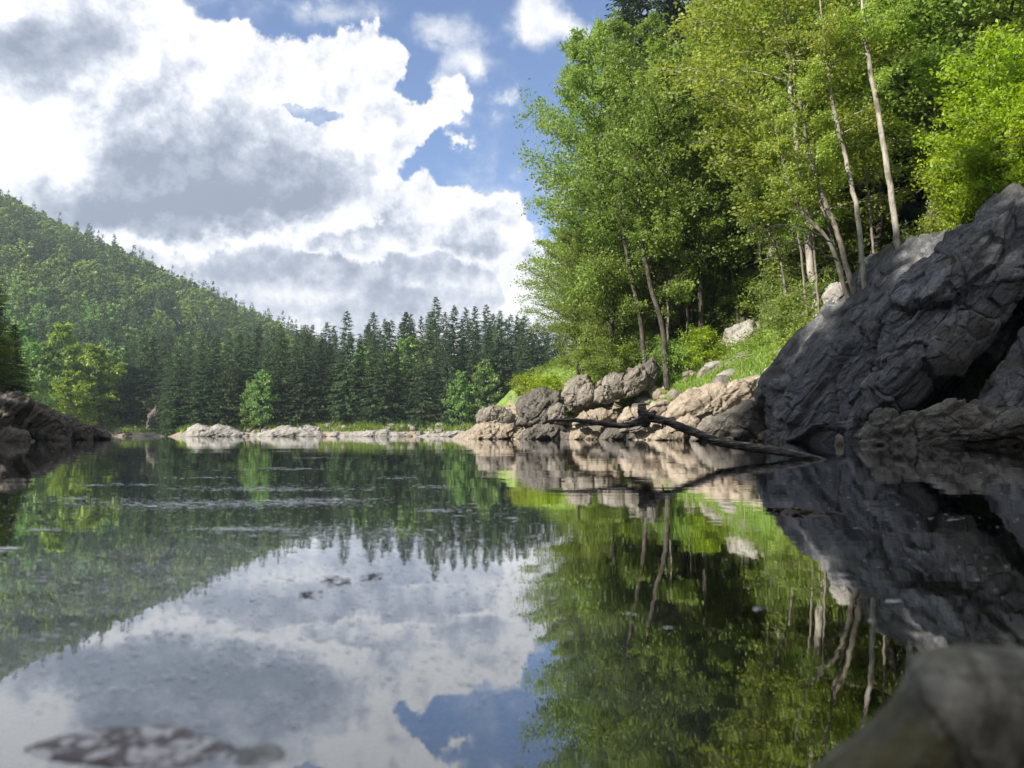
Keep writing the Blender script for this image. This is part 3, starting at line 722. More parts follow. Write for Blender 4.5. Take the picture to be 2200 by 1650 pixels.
# ------------------------------------------------------------------ tree builders (mesh data, shared by copies)
def bez(p0, p1, p2, k):
    t = np.linspace(0, 1, k)[:, None]
    return (1 - t) ** 2 * p0 + 2 * t * (1 - t) * p1 + t * t * p2
def broadleaf(seed, H=16, Rad=4.2, cb=0.25, lean=(0, 0), limbs=46, twigs=13, leaves=30, leaf=0.17, lw=0.6, trunk_r=0.16, bark='bark_dark', leafm='alder_leaf', stems=1, up=0.5, shape='oval', flat=0.5, wood_only_below=None):
    rs = np.random.RandomState(seed)
    paths, radii = [], []; tip_segs = []
    per = max(1, limbs // stems)
    for st in range(stems):
        b = np.array([0, 0, 0.0]) if stems == 1 else np.array([rs.uniform(-.4, .4), rs.uniform(-.4, .4), 0])
        sp = np.array([0.0, 0.0]) if stems == 1 else rs.uniform(-1, 1, 2) * H * 0.14
        top = np.array([lean[0] + sp[0], lean[1] + sp[1], H * (1 if st == 0 else rs.uniform(.75, .95))])
        mid = np.array([lean[0] * 0.25 + rs.uniform(-.4, .4) + sp[0] * 0.6, lean[1] * 0.25 + rs.uniform(-.4, .4) + sp[1] * 0.6, H * 0.5])
        tr = bez(b, mid, top, 26); tr[1:-1, :2] += rs.normal(size=(24, 2)) * 0.05
        tr = np.vstack([tr[0] - [0, 0, 1.2], tr])
        rr = trunk_r * (1 - np.linspace(0, 1, 27) ** 1.2 * 0.93) * (1 if st == 0 else 0.75); rr[:2] *= 1.25
        paths.append(tr); radii.append(rr)
        for q in range(per):
            h = cb + (1 - cb) * ((q + rs.rand()) / per) ** 0.9
            h = min(h, 0.985)
            i_ = h * 25 + 1; i0 = int(i_); st_p = tr[i0] + (tr[min(i0 + 1, 26)] - tr[i0]) * (i_ - i0)
            u = (h - cb) / (1 - cb)
            if shape == 'oval': L = Rad * (0.35 + 0.65 * math.sin(math.pi * min(1, (u * 0.8 + 0.18)))) * (1 - 0.45 * u ** 2)
            else: L = Rad * (1 - u) ** 0.75 + 0.4
            L *= rs.uniform(0.6, 1.15); az = q * 2.39996 + rs.uniform(-.5, .5) + st * 1.3
            d = np.array([math.cos(az), math.sin(az), 0]); upv = up * (0.35 + 0.9 * u) + rs.uniform(-.1, .2)
            p1 = st_p + d * L * 0.5 + np.array([0, 0, L * 0.5 * upv + 0.1 * L]); p2 = st_p + d * L + np.array([0, 0, L * upv * 0.8 - 0.06 * L])
            lp = bez(st_p, p1, p2, 8); lp[1:-1] += rs.normal(size=(6, 3)) * 0.05 * L * 0.3
            r0 = max(0.018, trunk_r * 0.38 * (1 - 0.75 * u))
            paths.append(lp); radii.append(np.linspace(r0, 0.010, 8))
            for k_ in range(twigs):
                tt = 0.18 + 0.82 * (k_ + rs.rand()) / twigs
                ii = tt * 7; a0 = min(int(ii), 6); s0 = lp[a0] + (lp[a0 + 1] - lp[a0]) * (ii - a0)
                side = 1 if k_ % 2 else -1
                ang = az + side * rs.uniform(0.4, 1.1)
                tl = L * rs.uniform(0.16, 0.34) * (1.15 - 0.5 * tt) + 0.2
                dd = np.array([math.cos(ang), math.sin(ang), rs.uniform(-0.5, 0.8)])
                e = s0 + dd * tl
                tip_segs.append((s0, e))
                if k_ % 2 == 0: paths.append(np.array([s0, (s0 + e) / 2 + [0, 0, .03 * tl], e])); radii.append(np.array([0.012, 0.009, 0.005]))
    big = [i for i, r in enumerate(radii) if r[0] > 0.05]; small = [i for i, r in enumerate(radii) if r[0] <= 0.05]
    if not big: big, small = small, []
    Vb, Fb = tubes([paths[i] for i in big], [radii[i] for i in big], 8 if small else 4)
    if small:
        Vs, Fs = tubes([paths[i] for i in small], [radii[i] for i in small], 4)
        Vw = np.concatenate([Vb, Vs]); Fw = np.concatenate([Fb, Fs + len(Vb)])
    else: Vw, Fw = Vb, Fb
    wood = mesh_np('trunk', Vw, Fw, M[bark])
    S = np.array([a for a, b in tip_segs]); E = np.array([b for a, b in tip_segs])
    keep = rs.rand(len(S)) < 0.93
    S, E = S[keep], E[keep]
    idx = np.repeat(np.arange(len(S)), leaves); tpar = rs.rand(len(idx)) ** 0.75 * 1.08
    ln = np.linalg.norm(E - S, axis=1)[idx]
    C = S[idx] + (E - S)[idx] * tpar[:, None] + rs.normal(size=(len(idx), 3)) * (0.15 * ln + 0.05)[:, None] * np.array([1, 1, 0.9])
    N = rs.normal(size=(len(idx), 3)) * (1 - flat) + np.array([0, 0, 1.0]) * flat * 1.3
    D = (E - S)[idx] / ln[:, None] + rs.normal(size=(len(idx), 3)) * 0.9
    sz = leaf * rs.uniform(0.6, 1.2, len(idx))
    Vl, Fl = kites(C, D, N, sz, sz * lw)
    ti = np.clip(0.5 + rs.normal(size=len(idx)) * 0.22 + 0.12 * (rs.rand(len(S))[idx] - 0.5), 0, 1)
    crown = mesh_np('crown', Vl, Fl, M[leafm], smooth=False, tint=ti)
    return wood, crown
def spruce(seed, H=18, Rad=2.6, whorls=34, per=8, blades=22, z0=0.04, trunk_r=0.2, leafm='needle', droop=0.35, gap=0.0, pw=0.8, bl=0.55, bare_top=0.0):
    rs = np.random.RandomState(seed)
    tr = np.array([(rs.normal() * 0.02 * q, rs.normal() * 0.02 * q, -1 + (H + 1) * q / 12) for q in range(13)])
    paths = [tr]; radii = [trunk_r * (1 - np.linspace(0, 1, 13) * 0.95)]
    C, D, N, L = [], [], [], []
    for w_ in range(whorls):
        u = (w_ + rs.uniform(-.3, .3)) / whorls; u = min(max(u, 0), 0.995)
        zc = H * (z0 + (1 - z0) * u)
        env = Rad * (1 - u) ** pw * (0.72 + 0.28 * min(1, u * 5 + 0.3)) + 0.10
        for b in range(per):
            if rs.rand() < gap: continue
            z = min(zc + rs.uniform(-.7, .7) * H / whorls, H * .99); az = rs.uniform(0, 2 * np.pi); l = env * rs.uniform(0.62, 1.12)
            dr = droop * (1.15 - u) * rs.uniform(.6, 1.4) - 0.35 * u ** 2
            d = np.array([math.cos(az), math.sin(az), 0])
            k = max(4, int(blades * (0.35 + 0.65 * l / Rad)))
            tt = np.linspace(0.12, 1.0, k) + rs.uniform(-.03, .03, k)
            base = np.array([0, 0, z]) + d[None] * (l * tt)[:, None] + np.array([0, 0, 1.0])[None] * (l * (-dr * tt + dr * 0.45 * tt ** 3))[:, None]
            side = rs.choice([-1, 1], k)[:, None] * np.array([-d[1], d[0], 0])[None]
            dirn = d[None] * rs.uniform(.3, 1.0, k)[:, None] + side * rs.uniform(.1, 1.0, k)[:, None] + np.array([0, 0, -1])[None] * rs.uniform(-0.15, 1.1, k)[:, None]
            ll = bl * (1.15 - 0.55 * tt) * (0.45 + 0.55 * (1 - u)) * rs.uniform(.6, 1.25, k)
            dn_ = dirn / np.linalg.norm(dirn, axis=1)[:, None]
            C.append(base + dn_ * (ll * 0.42)[:, None]); D.append(dn_); L.append(ll)
            N.append(np.array([0, 0, 1.0])[None] + rs.normal(size=(k, 3)) * 0.5)
            if b % 3 == 0: paths.append(base[[0, k // 2, -1]]); radii.append(np.array([0.03, 0.02, 0.008]))
    # leader shoot
    k = 14; C.append(np.stack([rs.normal(size=k) * .03, rs.normal(size=k) * .03, H - rs.rand(k) * 1.2], 1)); D.append(np.stack([rs.normal(size=k) * .5, rs.normal(size=k) * .5, np.ones(k)], 1)); N.append(rs.normal(size=(k, 3))); L.append(np.full(k, .35))
    C, D, N, L = map(np.concatenate, (C, D, N, L))
    Vl, Fl = kites(C, D, N, L, L * 0.30)
    ti = np.clip(0.45 + rs.normal(size=len(C)) * 0.2, 0, 1)
    crown = mesh_np('crown', Vl, Fl, M[leafm], smooth=False, tint=ti)
    Vw, Fw = tubes(paths, radii, 5)
    return mesh_np('trunk', Vw, Fw, M['bark_dark']), crown
def plant(name, kit, loc, rz, s, label, cat, group=None, tilt=(0, 0), sz=None):
    e = empty(name, loc, rz); e.scale = (s, s, sz or s); e.rotation_euler = (tilt[0], tilt[1], rz)
    obj('trunk', kit[0], e); obj('crown', kit[1], e)
    return tag(e, label, cat, group)

# ---- right bank wood
ALD = [broadleaf(101 + q, H=16, Rad=4.6, cb=0.14, lean=(rr[0], rr[1]), up=0.85, flat=0.3, limbs=66, twigs=16, leaves=50, leaf=0.165, trunk_r=0.17, stems=rr[2]) for q, rr in enumerate([(-1.5, 0, 1), (-2.5, -1, 2), (-1, .5, 3), (-3, 0, 2)])]
BIR = [broadleaf(131 + q, H=18, Rad=4.0, cb=0.30, lean=rr, limbs=58, twigs=15, leaves=50, leaf=0.16, trunk_r=0.15, bark='bark_pale', leafm='birch_leaf', up=0.7, flat=0.35) for q, rr in enumerate([(-2, -.5), (-3.5, -1), (-1, 0)])]
ALH = [broadleaf(141 + q, H=16, Rad=4.4, cb=0.36, lean=(rr[0], rr[1]), up=0.85, flat=0.3, limbs=60, twigs=16, leaves=50, leaf=0.165, trunk_r=0.17, stems=rr[2]) for q, rr in enumerate([(-1.5, 0, 1), (-2.5, -1, 2), (-1, .5, 3), (-3, 0, 2)])]
SPR = [spruce(151 + q, H=28, Rad=4.2, whorls=60, per=10, blades=40, z0=0.10, trunk_r=0.32, bl=0.8, droop=0.45) for q in range(2)]
SH = 16.0
def right_tree(kits, H0, px, Y, top, rz, label, cat, name, k=None, tilt=(0, 0), wide=1.0):
    X, Y, Z = ground(px, Y)
    zt = at(px, top, Y)[2]
    s = (zt - Z) / H0
    e = plant(name, kits[k if k is not None else rng.randint(len(kits))], (X, Y, Z - 0.1), rz, s * wide, label, cat, 'trees on the right bank', tilt, sz=s)
    return e
RT = [
 (ALD, 16, 1320, 62, 110, 0, 0.4, 'leftmost large alder of the right bank, its foliage standing against the blue sky', 'alder_tree', 0.82),
 (ALD, 16, 1240, 64, 520, 2, 2.0, 'low rounded tree at the left foot of the right bank wood', 'alder_tree', 1.0),
 (ALD, 16, 1425, 61, 120, 1, 1.0, 'dark stemmed alder second from the left in the right bank wood', 'alder_tree', 1.0),
 (ALD, 16, 1310, 60, 420, 3, 3.4, 'medium alder in front of the leftmost large one', 'alder_tree', 1.0),
 (ALH, 16, 1480, 62, 150, 2, 2.2, 'alder with three stems above the jagged crag', 'alder_tree', 1.0),
 (BIR, 18, 1570, 63, -20, 0, 1.4, 'light green tree above the grassy slope', 'birch_tree', 1.15),
 (ALH, 16, 1430, 63, 300, 0, 4.4, 'shorter alder over the bushes behind the crag', 'alder_tree', 1.1),
 (BIR, 18, 1660, 58, -120, 2, 2.9, 'tall light green tree above the pale pitted crag', 'birch_tree', 1.2),
 (ALH, 16, 1510, 59, 230, 0, 1.3, 'light tree filling the gap between the dark trunks and the grassy slope', 'alder_tree', 1.1),
 (ALH, 16, 1590, 60, 200, 1, 5.1, 'spreading alder hanging over the bright bush', 'alder_tree', 1.2),
 (BIR, 18, 1770, 46, -200, 0, 0.2, 'tall light green tree behind the leaning pale stems', 'birch_tree', 1.2),
 (BIR, 18, 1990, 46, -260, 1, 1.6, 'high crowned tree behind the white birch stem', 'birch_tree', 1.2),
 (ALH, 16, 2110, 44, -300, 3, 0.9, 'dark leaved tree at the upper right above the bushes', 'alder_tree', 1.3),
 (ALH, 16, 1890, 50, -150, 2, 4.0, 'shaded tree in the dark middle of the right wood', 'alder_tree', 1.2),
 (BIR, 18, 2290, 40, -350, 2, 3.0, 'tree at the right edge leaning over the slope', 'birch_tree', 1.3),
 (ALH, 16, 1700, 55, 60, 3, 3.0, 'shaded alder behind the tall light green tree', 'alder_tree', 1.2),
 (ALD, 16, 1240, 78, 420, 2, 3.6, 'tree partly hidden behind the left foot of the right wood', 'alder_tree', 1.3),
 (ALD, 16, 1290, 76, 330, 0, 3.0, 'shaded alder behind the leftmost large one', 'alder_tree', 1.3),
 (ALD, 16, 1400, 72, 260, 3, 1.0, 'shaded alder behind the dark stemmed one', 'alder_tree', 1.3),
 (ALD, 16, 1640, 74, 250, 1, 0.9, 'shaded tree far back in the dark of the right wood', 'alder_tree', 1.5),
 (ALD, 16, 1760, 68, 200, 0, 2.9, 'shaded tree far back behind the leaning stems', 'alder_tree', 1.5),
 (ALD, 16, 1900, 64, 100, 2, 1.9, 'shaded tree far back behind the white birch', 'alder_tree', 1.5),
 (ALD, 16, 1480, 80, 250, 2, 4.9, 'shaded tree far back behind the three stemmed alder', 'alder_tree', 1.5),
 (ALH, 16, 1560, 66, 120, 1, 0.5, 'shaded alder deep behind the grassy slope', 'alder_tree', 1.2),
]
for kits, H0, px, Y, top, k, rz, lab, nm, wd in RT:
    right_tree(kits, H0, px, Y, top, rz, lab, 'tree', nm, k, wide=wd)
for px, Y, top, k, rz, lab in [(1370, 80, -260, 0, 0.3, 'tall dark spruce rising behind the alders at the top of the picture'), (1465, 84, -330, 1, 1.3, 'second dark spruce, right of the tall one behind the alders'),
        (1640, 76, -500, 0, 2.3, 'dark spruce deep in the right wood'), (1985, 54, -700, 1, 3.0, 'big dark spruce whose thick trunk shows right of the white birch'), (2180, 60, -700, 0, 4.0, 'dark spruce at the upper right corner'),
        (1800, 66, -600, 1, 5.0, 'dark spruce behind the leaning pale stems'), (1540, 82, -400, 1, 5.5, 'dark spruce seen through the gap over the light green tree')]:
    right_tree(SPR, 28, px, Y, top, rz, lab, 'tree', 'spruce_tree', k)

# hand placed stems that show clearly (with thin crowns up high)
def stem_tree(pts, r0, r1, bark, label, name='birch_tree', crown_from=0.55, Rad=2.2, leafm='birch_leaf', seed=1, nl=16, leaves=26, leaf=0.15):
    rs = np.random.RandomState(seed)
    P = np.array([at(px, py, Y) for px, py, Y in pts]); P[0, 2] -= 2.2
    L = np.concatenate([[0], np.cumsum(np.linalg.norm(np.diff(P, axis=0), axis=1))]); tt = np.linspace(0, L[-1], 30)
    Q = np.stack([np.interp(tt, L, P[:, a]) for a in range(3)], 1)
    for _ in range(3): Q[1:-1] = (Q[:-2] + 2 * Q[1:-1] + Q[2:]) / 4
    Q[1:-1] += rs.normal(size=(28, 3)) * 0.02
    base = Q[0].copy(); Q = Q - base
    e = empty(name, base)
    paths = [Q]; radii = [np.linspace(r0, r1, 30) * np.interp(np.arange(30), [0, 20, 29], [1, 1, .15])]; segs = []
    for q in range(nl):
        h = crown_from + (0.99 - crown_from) * rs.rand(); i0 = int(h * 28); s0 = Q[i0]
        az = rs.uniform(0, 6.28); l = Rad * rs.uniform(.4, 1.0)
        d = np.array([math.cos(az), math.sin(az), 0.35]); lp = bez(s0, s0 + d * l * .6 + [0, 0, .2], s0 + d * l, 6)
        paths.append(lp); radii.append(np.linspace(r0 * .22, .008, 6))
        for k_ in range(9):
            a0 = rs.randint(1, 6); an = az + rs.uniform(-1.2, 1.2); tl = rs.uniform(.25, .6)
            segs.append((lp[a0], lp[a0] + np.array([math.cos(an), math.sin(an), rs.uniform(-.3, .4)]) * tl))
    V_, F_ = tubes(paths, radii, 8)
    obj('trunk', mesh_np('trunk', V_, F_, M[bark]), e)
    S = np.array([a for a, b in segs]); E = np.array([b for a, b in segs]); idx = np.repeat(np.arange(len(S)), leaves)
    C = S[idx] + (E - S)[idx] * rs.rand(len(idx))[:, None] + rs.normal(size=(len(idx), 3)) * 0.16
    Vl, Fl = kites(C, rs.normal(size=C.shape), rs.normal(size=C.shape) * .5 + [0, 0, .6], leaf, leaf * .6)
    obj('crown', mesh_np('crown', Vl, Fl, M[leafm], smooth=False, tint=rs.rand(len(idx))), e)
    return tag(e, label, 'tree', 'trees on the right bank')
stem_tree([(1932, 470, 38.5), (1905, 350, 38), (1885, 230, 37.8), (1862, 110, 37.6), (1850, 0, 37.4), (1835, -120, 37)], 0.17, 0.08, 'bark_pale', 'straight white birch stem leaning left above the cliff, the most prominent trunk', seed=3, crown_from=0.5, Rad=2.6, nl=22)
stem_tree([(1858, 565, 39), (1843, 460, 39), (1825, 370, 39), (1800, 280, 38.8), (1785, 200, 38.6), (1770, 90, 38), (1755, -60, 38)], 0.15, 0.06, 'bark_pale', 'slender pale stem just left of the white birch', seed=4, Rad=2.2)
stem_tree([(1850, 600, 39.5), (1800, 500, 39.5), (1765, 420, 39.5), (1742, 350, 39.5), (1728, 270, 39.5), (1700, 150, 39.5)], 0.17, 0.07, 'bark_grey', 'grey forked stem leaning left from the top of the ridged slab', seed=5, Rad=2.4)
stem_tree([(1838, 604, 39.4), (1780, 510, 39.4), (1720, 455, 39.4), (1690, 380, 39), (1672, 300, 39), (1650, 220, 39)], 0.13, 0.05, 'bark_grey', 'thin stem leaning furthest left over the slope from the slab top', seed=6, Rad=2.0)
stem_tree([(1830, 600, 40), (1795, 530, 40), (1762, 440, 40), (1755, 360, 40), (1745, 240, 40)], 0.10, 0.05, 'bark_grey', 'thin upright stem beside the grey forked one', seed=7, Rad=1.6)
stem_tree([(1388, 770, 58), (1378, 690, 58), (1358, 610, 58), (1345, 540, 58), (1330, 420, 58), (1325, 300, 58)], 0.20, 0.08, 'bark_dark', 'dark trunk rising from behind the jagged crag', 'alder_tree', seed=8, leafm='alder_leaf')
stem_tree([(1432, 770, 57), (1425, 700, 57), (1398, 620, 57), (1380, 530, 57), (1372, 430, 57), (1360, 300, 57)], 0.22, 0.08, 'bark_dark', 'thick dark leaning trunk right of the one behind the crag', 'alder_tree', seed=9, leafm='alder_leaf')
stem_tree([(1432, 740, 58.5), (1436, 640, 58.5), (1452, 560, 58.5), (1462, 470, 58.5)], 0.10, 0.05, 'bark_grey', 'thin trunk leaning right beside the thick dark one', 'alder_tree', seed=10, leafm='alder_leaf')
stem_tree([(1655, 690, 58), (1640, 600, 58), (1628, 500, 58), (1612, 400, 58), (1600, 280, 58)], 0.16, 0.07, 'bark_dark', 'dark trunk above the pale pitted crag', 'alder_tree', seed=11, leafm='alder_leaf')
stem_tree([(1690, 660, 56), (1672, 560, 56), (1668, 480, 56), (1660, 360, 56)], 0.12, 0.06, 'bark_dark', 'thinner dark trunk right of the one above the pale crag', 'alder_tree', seed=12, leafm='alder_leaf')

for pts_, r_, lab_, sd_ in [
    ([(1700, 655, 50), (1678, 560, 50), (1640, 470, 50), (1610, 380, 50)], .10, 'thin stem leaning left in the gap above the leafy bush', 31),
    ([(1735, 640, 47), (1722, 540, 47), (1700, 440, 47), (1672, 330, 47)], .09, 'thin stem right of the leaning one above the leafy bush', 32),
    ([(1760, 615, 44), (1748, 520, 44), (1735, 430, 44), (1712, 330, 44)], .08, 'thin stem behind the dead branches', 33),
    ([(1590, 690, 60), (1575, 600, 60), (1552, 500, 60), (1540, 390, 60)], .13, 'thin dark stem above the left side of the pale crag', 34),
    ([(1500, 740, 61), (1510, 640, 61), (1528, 540, 61), (1535, 430, 61)], .11, 'thin stem leaning right behind the bright bush', 35),
    ([(1475, 745, 60), (1478, 650, 60), (1470, 550, 60), (1478, 440, 60)], .10, 'thin upright stem left of the one behind the bright bush', 36),
    ([(1880, 530, 41), (1868, 430, 41), (1850, 330, 41), (1842, 220, 41)], .08, 'thin shaded stem between the slender stem and the white birch', 37),
    ([(2010, 440, 44), (2002, 330, 44), (2010, 220, 44), (1998, 100, 44)], .10, 'thin pale stem right of the white birch', 38)]:
    stem_tree(pts_, r_, r_ * .45, 'bark_grey', lab_, 'alder_tree', seed=sd_, leafm='alder_leaf', Rad=1.8)
# bare dead branches over the slope
def dead_branch(pts, r, label, seed):
    rs = np.random.RandomState(seed)
    P = np.array([at(*p) for p in pts]); base = P[0].copy(); P = P - base
    L = np.linspace(0, len(P) - 1, 14); Q = np.stack([np.interp(L, range(len(P)), P[:, a]) for a in range(3)], 1)
    Q[1:] += rs.normal(size=(13, 3)) * 0.04
    paths = [Q]; radii = [np.linspace(r, .01, 14)]
    for q in range(9):
        a0 = rs.randint(3, 13); d = (Q[a0] - Q[a0 - 1]); d /= np.linalg.norm(d); d = d + rs.normal(size=3) * .6
        l = rs.uniform(.4, 1.2); paths.append(np.array([Q[a0], Q[a0] + d * l * .5, Q[a0] + d * l + [0, 0, -.15]])); radii.append(np.array([.015, .01, .005]))
    V_, F_ = tubes(paths, radii, 6)
    tag(obj('dead_branch', mesh_np('dead_branch', V_, F_, M['dead_twig']), loc=base), label, 'branch', 'dead branches over the slope')
dead_branch([(1800, 560, 37), (1740, 525, 36), (1700, 520, 35), (1640, 530, 34.5)], .05, 'bare pale branch reaching left from the leaning stems, the lower one', 1)
dead_branch([(1790, 520, 37), (1730, 490, 36), (1680, 480, 35), (1610, 500, 34.5)], .05, 'bare pale branch reaching left from the leaning stems, the upper one', 2)
dead_branch([(1790, 600, 36), (1775, 580, 35), (1740, 585, 34)], .03, 'short bare twig by the rusty moss at the slab top', 3)
dead_branch([(1620, 760, 46), (1580, 770, 45), (1540, 795, 45)], .04, 'fallen dry branch in the grass below the pale crag', 4)

# ---- shrubs
BUSH = [broadleaf(171 + q, H=2.6, Rad=1.5, cb=0.06, limbs=40, twigs=9, leaves=22, leaf=0.13, trunk_r=0.03, stems=4, leafm=lm, bark='bark_grey', up=0.7, flat=0.45) for q, lm in enumerate(['bright_leaf', 'alder_leaf', 'bright_leaf', 'birch_leaf'])]
SAP = [broadleaf(181 + q, H=6, Rad=2.5, cb=0.08, limbs=50, twigs=12, leaves=26, leaf=0.17, lw=.55, trunk_r=0.05, stems=3, leafm='bright_leaf', bark='bark_grey', up=0.8, flat=0.45) for q in range(2)]
def bush(px, Y, s, k, label, name='shrub'):
    X, Y, Z = ground(px, Y)
    kit = BUSH[k] if s < 1.79 or k == 1 else SAP[k % 2]
    if kit in SAP: s *= 0.45; name = 'sapling'
    return plant(name, kit, (X, Y, Z - 0.1), rng.uniform(0, 6), s, label, 'bush', 'bushes on the right bank')
for a_ in [(1512, 57, 1.1, 0, 'bright green bush left of the pale pitted crag'), (1440, 58, 1.2, 1, 'dark green bush under the thick dark trunk'), (1180, 63, 1.3, 0, 'yellow green bush at the left foot of the wood behind the dark boulder'),
    (1130, 67, 0.8, 2, 'small bright bush behind the rounded dark boulder'), (1250, 61, 1.2, 3, 'green bush behind the tall rounded boulder'), (1320, 60, 1.1, 1, 'dark bush above the jagged crag'),
    (1350, 61, 1.3, 3, 'green bush between the dark trunks'), (1290, 63, 1.6, 1, 'thick dark bush under the leftmost alders'), (1570, 61, 1.3, 1, 'dark bush above the pale pitted crag'), (1640, 59, 1.4, 3, 'green bush right of the pale pitted crag'),
    (1735, 46, 1.2, 3, 'leafy bush in the gap left of the ridged slab'), (1720, 50, 1.5, 1, 'shaded bush behind the leafy one in the gap'), (1690, 55, 1.5, 1, 'shaded bush further up the gap'),
    (1765, 55, 2.6, 1, 'dark thicket deep behind the dead branches'), (1715, 60, 2.8, 1, 'dark thicket deep behind the pale crag'), (1830, 52, 2.6, 1, 'dark thicket deep behind the slender pale stem'), (2180, 34, 2.2, 0, 'tall very bright yellow green sapling at the right edge'), (2110, 37, 2.0, 3, 'leafy green sapling left of the tall bright one at the right edge'), (2165, 35, 2.9, 0, 'tallest bright sapling under the upper right trees'), (2120, 36, 1.6, 2, 'bright bush below the sapling at the right edge'), (2240, 33, 1.6, 2, 'bright bush at the right frame edge above the overhang'),
    (2060, 39, 1.2, 3, 'green bush right of the dark spruce trunk'), (2010, 40, 0.9, 2, 'small bright bush above the lit top of the slab'), (1960, 42, 1.2, 1, 'shaded bush at the foot of the white birch'),
    (1900, 43, 1.4, 1, 'dark bush left of the white birch foot'), (2140, 31, 0.7, 0, 'low bright bush on the rim of the overhanging rock'), (2090, 36.5, 0.7, 2, 'low leafy bush behind the lit top of the slab'),
    (1600, 64, 2.0, 1, 'dark undergrowth bush deep in the wood above the crag'), (1520, 63, 2.0, 1, 'dark undergrowth bush behind the bright one'), (1800, 46, 1.7, 1, 'dark undergrowth bush behind the leaning stems'), (2200, 38, 1.7, 3, 'green bush high on the slope at the right')]:
    bush(*a_)
YS = spruce(190, H=3.4, Rad=1.5, whorls=16, per=7, blades=20, leafm='needle_light', bl=0.35, trunk_r=.05, droop=.1)
for px, Y, s, lab in [(2045, 34, 1.0, 'young yellow green spruce on the bright slope at the right'), (1535, 60, 1.0, 'young spruce in the shade left of the pale crag'), (1960, 41, 1.2, 'young shaded spruce behind the white birch foot')]:
    X, Y, Z = ground(px, Y); plant('young_spruce', YS, (X, Y, Z), px, s, lab, 'young spruce')

# ---- grass and ground plants (stuff)
def grass(name, npts, spot, hgt, label, wid=0.05, mat='grass_blade', seed=1, spread=0.4):
    rs = np.random.RandomState(seed)
    X, Y = spot(rs, npts); Z = terrain(X, Y)
    h = hgt * rs.uniform(.5, 1.3, len(X)); D = np.stack([rs.normal(size=len(X)) * spread, rs.normal(size=len(X)) * spread, np.ones(len(X))], 1)
    C = np.stack([X, Y, Z], 1) + D * (h * .45)[:, None]
    V_, F_ = kites(C, D, rs.normal(size=C.shape) * np.array([1, 1, .2]), h, wid * rs.uniform(.6, 1.4, len(X)))
    tag(obj(name, mesh_np(name, V_, F_, M[mat], smooth=False, tint=rs.rand(len(X)))), label, 'grass', kind='stuff')
def leafy_cover(name, n, spot, label, mat, size=0.12, up=0.5, seed=5):
    rs = np.random.RandomState(seed); X, Y = spot(rs, n); Z = terrain(X, Y)
    C = np.stack([X, Y, Z + rs.rand(len(X)) ** 1.5 * up], 1)
    V_, F_ = kites(C, rs.normal(size=C.shape) * [1, 1, .3], rs.normal(size=C.shape) * .5 + [0, 0, .8], size * rs.uniform(.6, 1.3, len(X)), size * .6)
    tag(obj(name, mesh_np(name, V_, F_, M[mat], smooth=False, tint=rs.rand(len(X)))), label, 'ground cover', kind='stuff')
def zone_spot(pxlo, pxhi, Ylo, Yhi, slo, shi, thr=0.0, sc=0.35):
    def f(rs, n):
        px = rs.uniform(pxlo, pxhi, n); Y = rs.uniform(Ylo, Yhi, n); X = (px - 1100) / 1690 * Y; s = shore_sd(X, Y)
        nn = fbm(np.stack([X, Y, X * 0], 1) * sc, 3)
        ok = (s > slo) & (s < shi) & (nn > thr); return X[ok], Y[ok]
    return f
grass('grass', 90000, zone_spot(1330, 1760, 42, 66, 2.8, 8.5, -0.3), 0.34, 'green grass on the slope above the tan stones', seed=2)
leafy_cover('slope_herbs', 26000, zone_spot(1330, 1760, 42, 66, 3.4, 9, 0.0, 0.6), 'leafy herbs in clumps on the grassy slope', 'bright_leaf', 0.13, 0.45, 16)
grass('dry_grass', 16000, zone_spot(1330, 2250, 30, 66, 2.2, 10, 0.05, 0.5), 0.5, 'dry straw coloured grass stalks on the slopes', mat='straw', wid=.03, seed=12)
grass('slope_grass', 90000, zone_spot(1880, 2300, 29, 44, 3.0, 16, -0.25), 0.42, 'tall bright grass on the slope above the cliff', seed=3)
grass('far_grass', 110000, zone_spot(225, 1040, 142, 185, 1.2, 10, -0.22, 0.22), 0.95, 'strip of green grass along the far shore', wid=0.16, seed=4)
leafy_cover('ground_cover', 60000, zone_spot(1080, 1760, 42, 80, 6.5, 20, -0.4), 'leafy undergrowth on the right bank below the trees', 'alder_leaf', 0.2, 0.9, 6)
leafy_cover('bright_ground_cover', 60000, zone_spot(1880, 2300, 28, 48, 3.5, 22, -0.3), 'bright leafy herbs on the slope at the right', 'bright_leaf', 0.14, 0.6, 7)
leafy_cover('far_ground_cover', 30000, zone_spot(200, 1040, 144, 190, 5, 14, -0.3, .2), 'low leafy growth at the edge of the far forest', 'far_leaf', 0.4, 0.8, 8)

